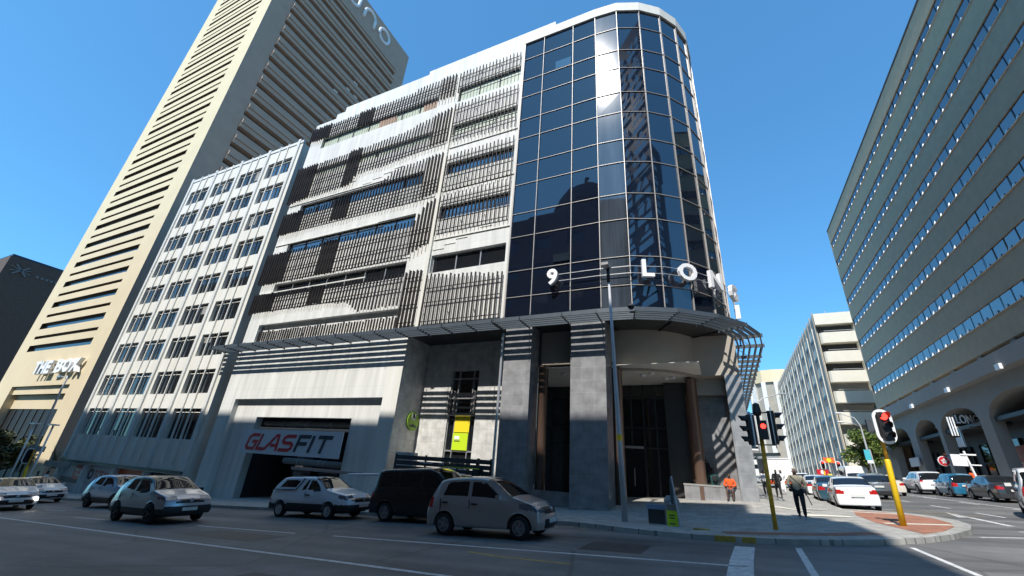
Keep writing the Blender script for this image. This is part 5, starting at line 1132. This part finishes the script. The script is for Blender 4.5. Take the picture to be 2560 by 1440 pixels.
# ================================================================ STREET FURNITURE
L1 = T('street_lamp', 'tall tapering silver lamp post at the kerb in front of the granite piers', 'street lamp', (-3.28, 16.6, pv(-3.28, 16.6)))
b0, b1 = Vector((-3.28, 16.6, .3)), Vector((-3.60, 16.6, 10.2))
MB().tube([b0, b0.lerp(b1, .3), b0.lerp(b1, .62), b1], [.105, .09, .07, .05], 16).build('post', M_pole, L1, True)
MB().tube([b1 - Vector((0, 0, .5)), b1 + Vector((0, -.05, .12))], .075, 12).build('neck', M_frame, L1, True)
MB().obox(b1 + Vector((-.02, -.28, .16)), Vector((1, 0, 0)), Vector((0, 1, .1)).normalized(), Vector((0, -.1, 1)).normalized(), .15, .34, .06).build('lantern', M_alu, L1)
q = b0.lerp(b1, .285); MB().tube([q, q + Vector((0, 0, .22))], .098, 14).build('yellow_band', M_yel, L1)
def hood(mb, c, d, r, L):   # visor over a signal lens
    c, d = Vector(c), Vector(d).normalized(); s = d.cross(Vector((0, 0, 1))).normalized(); prev = None
    for k in range(11):
        a = math.radians(-20 + 220 * k / 10); p = c + s * (r * math.cos(a)) + Vector((0, 0, r * math.sin(a))); e = p + d * (L * (.55 + .45 * max(0, math.sin(a))))
        if prev: mb.quad(prev[0], p, e, prev[1])
        prev = (p, e)
M_lred = mat('lit_red_lens', (1, .03, .02), emit=3.2); M_lens = mat('dark_lens', (.03, .03, .035), .15)
def signal_head(t, c, d, hh=1.1, ww=.5, lit=0, white=True, n=3, r=.1, board=True):
    c, d = Vector(c), Vector(d).normalized(); s = d.cross(Vector((0, 0, 1))).normalized(); up = Vector((0, 0, 1))
    hd = MB().obox(c, s, d, up, ww * .27, .10, hh * .40).build('signal_head', M_trim, t)
    if board:
        def oval(w, h): return [s * (w * math.cos(2 * math.pi * k / 40) * (1 if True else 1)) * 1.0 + up * ((h - w) * (1 if math.sin(2 * math.pi * k / 40) > 0 else -1) * (1 if abs(math.sin(2 * math.pi * k / 40)) > 1e-6 else 0) + w * math.sin(2 * math.pi * k / 40)) for k in range(40)]
        o1, o2 = oval(ww / 2, hh / 2), oval(ww / 2 - .085, hh / 2 - .085)
        mb = MB(); mb.quad(*[c + d * .02 + p for p in o2]); mb.quad(*[c - d * .004 + p for p in o1]); mb.build('backing_board', M_trim, t)
        mb = MB()
        for k in range(40): a, b = k, (k + 1) % 40; mb.quad(c + d * .02 + o1[a], c + d * .02 + o1[b], c + d * .021 + o2[b], c + d * .021 + o2[a]); mb.quad(c + d * .02 + o1[a], c + d * .02 + o1[b], c - d * .004 + o1[b], c - d * .004 + o1[a])
        mb.build('white_border', M_letter if white else M_trim, t)
    for k in range(n):
        z = (hh * .28) * ((n - 1) / 2 - k) if n > 1 else 0
        p = c + up * z + d * .105; on = lit == k
        MB().tube([p, p + d * .02], r, 18).build('lens', M_lred if on else M_lens, hd); vb = MB(); hood(vb, p, d, r * 1.12, .24); vb.build('visor', M_trim, hd)
SG = 'signals at the street corner'
TL = T('traffic_light', 'yellow brown signal pole with black heads and a lit red pedestrian figure', 'traffic light', (1.2, 16.1, pv(1.2, 16.1)))
m_ty = mat('weathered_yellow_pole', (.80, .40, .02), .6, var=.35, scale=7)
MB().tube([(1.2, 16.1, .55), (1.22, 16.1, 3.3)], .062, 14).build('pole', m_ty, TL, True); MB().tube([(1.22, 16.1, 3.3), (1.22, 16.1, 4.3)], .055, 14).build('upper_pole', M_frame, TL, True); MB().lathe([(0, 4.42), (.1, 4.36), (.13, 4.1), (.1, 4.0), (0, 3.98)], (1.22, 16.1, 0), 14).build('cap', M_frame, TL)
signal_head(TL, (.98, 16.1, 3.55), (-1, -.25, 0), 1.15, .46, lit=-1); signal_head(TL, (1.58, 16.0, 3.62), (1, -.12, 0), 1.25, .46, lit=-1)
MB().box(1.19, 1.42, 15.86, 16.02, 3.25, 3.82).build('pedestrian_head', M_trim, TL); MB().tube([(1.31, 15.855, 3.64), (1.31, 15.845, 3.64)], .075, 16).build('lit_figure', M_lred, TL)
mb = MB(); mb.bar((.98, 16.1, 4.05), (1.6, 16.05, 4.1), .035); mb.bar((.98, 16.1, 3.1), (1.58, 16.05, 3.1), .035); mb.build('bracket', M_frame, TL)
TR2 = T('traffic_light', 'bright yellow leaning signal pole with a white edged oval head showing red', 'traffic light', (4.89, 18.7, pv(4.89, 18.7)))
MB().tube([(4.9, 18.7, 1.02), (4.95, 18.7, 2.95), (4.95, 18.7, 3.0)], [.088, .08, .06], 16).build('pole', M_yel, TR2, True); MB().tube([(4.95, 18.7, 2.98), (4.97, 18.75, 4.3)], .055, 12).build('upper_pole', m_ty, TR2, True)
signal_head(TR2, (5.07, 18.52, 4.02), (.3, -1, 0), 1.12, .6, lit=0, r=.115)
mb = MB(); mb.box(4.72, 4.9, 18.9, 19.05, 3.9, 4.3); mb.build('rear_head', M_steel, TR2)
for k, (x, y, lab) in enumerate(((11.75, 70, 'left of the two small far signals beside the red shop sign'), (13.4, 70, 'right of the two small far signals in front of the minibus'))):
    t = T('traffic_light', lab, 'traffic light', (x, y, g(x, y)), 'far signals down the side street'); MB().tube([(x, y, g(x, y)), (x, y, 5.1)], .09, 10).build('pole', M_yel, t); signal_head(t, (x, y - .15, 5.55), (0, -1, 0), 1.1, .58, lit=0)
LT = T('traffic_light', 'yellow signal pole with a white edged head beside the sand tower', 'traffic light', (-54.2, 18, pv(-54.2, 18)))
MB().tube([(-54.1, 18, -2.8), (-54.8, 18, -.5)], .11, 12).build('pole', M_yel, LT); MB().tube([(-54.8, 18, -.5), (-55, 18, .9)], .07, 10).build('upper_pole', m_ty, LT); signal_head(LT, (-55.15, 17.85, .35), (1, -.5, 0), 1.3, .62, lit=-1)
MB().box(-57.2, -53.9, 18.2, 18.3, .75, 1.2).build('sign_panel', M_grey, LT); MB().tube([(-57, 18.25, -2.8), (-57, 18.25, 1.2)], .05, 8).build('support', M_pole, LT)
for x, h, lab in ((-57.45, 3.0, 'left of the two short white plaza lamps with flat heads'), (-53.7, 2.95, 'right of the two short white plaza lamps with flat heads')):
    t = T('plaza_lamp', lab, 'street lamp', (x, 18, pv(x, 18)), 'short lamps in front of the sand tower')
    MB().tube([(x + .3, 18, -3), (x, 18, h)], .075, 10).build('post', M_letter, t, True); MB().box(x - .45, x + .45, 17.75, 18.25, h, h + .12).build('flat_head', M_letter, t)
t = T('street_lamp', 'tall silver lamp post with a bent arm in front of the sand tower', 'street lamp', (-55.8, 18.4, pv(-55.8, 18.4)))
MB().tube([(-55.9, 18.4, -3.2), (-57.0, 18.4, 6.5), (-56.9, 18.4, 7.3), (-57.1, 18.35, 7.6)], [.15, .08, .06, .05], 12).build('post', M_pole, t, True); MB().bar((-57.0, 18.4, 7.5), (-58.4, 18.4, 7.55), .07).build('arm', M_pole, t); MB().box(-59.0, -58.3, 18.25, 18.55, 7.5, 7.66).build('lantern', M_alu, t)
t = T('street_lamp', 'silver lamp post with two arms rising beside the green tree on the side street', 'street lamp', (15.8, 66, g(15.8, 66) + .1))
MB().tube([(15.75, 66, 3), (15.85, 66, 7.5), (15.8, 66, 10), (15.4, 66, 10.9), (14.2, 66, 11.4), (13.9, 66, 11.4)], [.13, .1, .08, .07, .05, .05], 10).build('post', M_pole, t, True); MB().tube([(15.75, 66, 9.9), (15.0, 65.6, 10.2), (13.9, 65.4, 10.35)], .05, 8).build('arm', M_pole, t, True)
for z in (11.38, 10.33): MB().box(13.5, 14.1, 65.3, 66.1, z, z + .12).build('lantern', M_letter, t)
t = T('street_lamp', 'thin grey curved lamp arm rising behind the black pedestrian signal', 'street lamp', (4.3, 62, g(4.3, 62)))
MB().tube([(4.3, 62, 3), (4.3, 62, 10.5), (4.6, 62, 11.8), (5.6, 62, 12.7), (7.6, 62, 13.2)], [.12, .09, .07, .06, .05], 10).build('post', M_pole, t, True); MB().box(7.4, 8.2, 61.8, 62.2, 13.15, 13.3).build('lantern', M_alu, t)
t = T('street_banner', 'turquoise street banner with a white foot on a pole by the green tree', 'banner', (15.3, 64, g(15.3, 64)))
MB().tube([(15.75, 64, 3), (15.6, 64, 7.2)], .06, 8).build('pole', M_pole, t); MB().box(15.0, 15.55, 63.95, 63.99, 6.0, 7.1).build('banner', M_cyan, t); MB().box(15.1, 15.7, 63.95, 63.99, 5.65, 5.98).build('white_foot', M_letter, t)
t = T('street_name_pole', 'white street name pole with a small board beside the charcoal car', 'sign', (16.75, 44.6, g(16.7, 44.6)))
MB().tube([(16.85, 44.6, 2.6), (16.5, 44.6, 5.6)], .07, 10).build('pole', M_letter, t); MB().box(15.65, 16.5, 44.56, 44.6, 4.55, 5.35).build('board', M_letter, t); MB().box(16.2, 17.1, 44.5, 44.55, 5.3, 5.4).build('name_plate', M_letter, t); MB().box(16.6, 17.2, 44.5, 44.55, 4.6, 4.68).build('bracket', M_letter, t)
for (x, y, z0, z1, w, m, lab) in ((13.6, 76, 6.2, 6.9, 1.3, M_orange, 'orange far shop sign with a yellow disc above the distant signals'), (12.6, 76, 4.6, 5.3, 1.4, M_gred, 'red far shop sign between the distant signals')):
    t = T('far_shop_sign', lab, 'sign', (x, y, z0)); MB().box(x - w / 2, x + w / 2, y, y + .12, z0, z1).build('board', m, t); MB().tube([(x, y - .03, (z0 + z1) / 2), (x, y - .005, (z0 + z1) / 2)], .28, 16).build('disc', M_yposter if m is M_orange else M_letter, t); MB().bar((x, y + .2, g(x, y)), (x, y + .2, z1), .1).build('post', M_grey, t)
t = T('utility_box', 'low dark utility box with a pale blue lid at the kerb', 'cabinet', (-2.14, 16.3, pv(-2.1, 16.3)))
MB().box(-2.42, -1.9, 16.1, 16.5, .3, .98).build('body', M_darkwall, t); MB().box(-2.46, -1.86, 16.05, 16.55, .982, 1.12).build('lid', mat('pale_blue_lid', (.22, .30, .42), .4), t); MB().box(-2.42, -1.9, 16.085, 16.099, .55, .57).build('seam', M_grey, t)
t = T('street_bin', 'grey street bin with a lime yellow front panel at the kerb', 'bin', (-1.62, 15.9, pv(-1.6, 15.9)))
mb = MB(); mb.prism([(-1.80, 15.75), (-1.46, 15.75), (-1.46, 16.05), (-1.80, 16.05)], .3, 1.15); mb.build('body', M_grey, t); MB().lathe([(.24, 1.15), (.24, 1.3), (.16, 1.42), (0, 1.44)], (-1.63, 15.9, 0), 16).build('hood', M_grey, t)
MB().box(-1.79, -1.47, 15.735, 15.748, .5, 1.0).build('lime_panel', M_lime, t); MB().tube([(-1.63, 15.7, 1.22), (-1.63, 15.66, 1.22)], .045, 12).build('mark', M_letter, t)
for z in (.62, .78, .86): MB().box(-1.72, -1.55, 15.722, 15.733, z, z + .03).build('panel_line', M_gnavy, t)
t = T('sign_post', 'thin grey leaning sign post in front of the street bin', 'post', (-1.4, 15.55, pv(-1.4, 15.5))); MB().tube([(-1.37, 15.55, .4), (-1.55, 15.55, 2.0)], .028, 8).build('pole', M_pole, t); MB().box(-1.62, -1.53, 15.53, 15.57, 1.2, 1.95).build('strip_plate', M_steel, t)
t = T('antenna_pair', 'white antenna boxes on a short mast at the street side of the glass tower', 'antenna', (1.75, 26.3, 9.4)); MB().tube([(1.75, 26.3, 9.3), (1.75, 26.3, 12.2)], .04, 8).build('mast', M_pole, t)
for z in (9.6, 10.9): MB().box(1.72, 1.98, 26.1, 26.25, z, z + .85).build('panel', M_letter, t)
t = T('wall_lamp', 'small black lamp on top of the canopy beside the lamp post', 'lamp', (-3.0, 18.9, 9.4)); MB().lathe([(.16, 9.32), (.1, 9.42), (.03, 9.5), (.02, 9.6)], (-3.05, 18.75, 0), 12).build('shade', M_frame, t)
tag(MB().box(-1.0, -.55, 15.1, 15.35, pv(-.8, 15.2), pv(-.8, 15.2) + .03).build('yellow_plate', M_ymark, None, loc=(-.8, 15.2, pv(-.8, 15.2))), 'small yellow plate let into the corner pavement beside the kerb', 'plate').location.z += .0
t = T('raised_planter', 'raised planter tray with spiky pale plants on two posts beside the white block', 'planter', (-53, 19.2, pv(-53, 19)))
MB().box(-54.6, -51.4, 18.9, 19.5, -.35, .1).build('tray', M_grey, t)
for x in (-53.9, -52.1): MB().tube([(x + .2, 19.2, -3), (x, 19.2, -.36)], .09, 10).build('post', M_cream, t)
MB().box(-54.6, -51.6, 18.7, 19.6, -3.2, -1.9).build('base', M_cream, t)
# ================================================================ TREES AND PLANTS
def leaves(name, blobs, n, size, m, parent, seed=1, gap=.0):
    r = random.Random(seed); mb = MB(); tot = sum(b[3] * b[4] * b[5] for b in blobs)
    for (cx, cy, cz, rx, ry, rz) in blobs:
        k = int(n * rx * ry * rz / tot)
        for _ in range(k):
            d = Vector((r.gauss(0, 1), r.gauss(0, 1), r.gauss(0, 1))).normalized() * (r.random() ** .42); p = Vector((cx + d.x * rx, cy + d.y * ry, cz + d.z * rz))
            a = Vector((r.uniform(-1, 1), r.uniform(-1, 1), r.uniform(-.6, .6))).normalized(); b = a.cross(Vector((r.uniform(-1, 1), r.uniform(-1, 1), r.uniform(-1, 1)))).normalized(); s = size * r.uniform(.6, 1.3)
            mb.quad(p - a * s, p - b * s * .45, p + a * s, p + b * s * .45)
    mb.keep = True; return mb.build(name, m, parent)
def tree(label, x, y, zb, blobs, n, size, m, trunk_r, seed):
    t = T('street_tree', label, 'tree', (x, y, zb)); top = max(blobs, key=lambda b: b[2]); mb = MB(); fork = Vector((x, y, zb + (min(b[2] for b in blobs) - zb) * .75)); mb.tube([(x, y, zb - .3), (x + .05, y, (zb + fork.z) / 2), fork], [trunk_r, trunk_r * .8, trunk_r * .65], 10)
    for b in blobs: mb.tube([fork, (fork.x * .4 + b[0] * .6, fork.y * .4 + b[1] * .6, fork.z * .45 + b[2] * .55), (b[0], b[1], b[2] + b[5] * .3)], [trunk_r * .5, trunk_r * .3, trunk_r * .1], 7)
    mb.build('trunk', M_bark, t, True); leaves('crown', blobs, n, size, m, t, seed); return t
rt = random.Random(21); bl = []
for k in range(17):
    a = rt.uniform(0, 6.28); d = rt.uniform(.3, 2.6); bl.append((17.1 + d * math.cos(a), 72 + d * math.sin(a), 7.6 + rt.uniform(-1.5, 2.0), rt.uniform(.8, 1.35), rt.uniform(.8, 1.35), rt.uniform(.6, 1.0)))
tree('leafy green street tree beyond the parked white estate car', 16.9, 72, g(16.9, 72), bl, 5200, .2, M_leaf, .18, 5)
bl = []
for k in range(16): bl.append((-77 + rt.uniform(-5, 5), 23 + rt.uniform(-1.5, 1.5), .6 + rt.uniform(-1.6, 1.6), rt.uniform(1.3, 2.1), 1.3, rt.uniform(.8, 1.3)))
tree('dark olive tree in shade at the foot of the sand tower', -75.5, 22.5, -4.4, bl, 5200, .22, M_leafd, .2, 6)
mb = MB(); r = random.Random(5); M_spike = leafmat('spiky_leaf', (.22, .20, .10), (.42, .38, .22))
for c, h, n in (((-53.9, 19.2, .1), 1.5, 60), ((-52.4, 19.2, .1), .6, 50), ((-53.2, 19.1, -.5), .5, 40)):
    for k in range(n):
        a = r.uniform(0, 6.28); e = Vector(c) + Vector((math.cos(a) * h * .45 * r.random(), math.sin(a) * h * .3, h * r.uniform(.4, 1))); p = Vector(c) + Vector((r.uniform(-.5, .5) * (1.2 - h * .5), r.uniform(-.2, .2), 0)); s = Vector((.05, 0, 0)); mb.quad(p - s, p + s, e)
tag(mb.build('spiky_plant', M_spike, None, loc=(-53, 19.2, .1)), 'spiky pale plants growing in the raised planter tray', 'plant')
for o in bpy.data.objects:
    if '_o' in o: del o['_o']
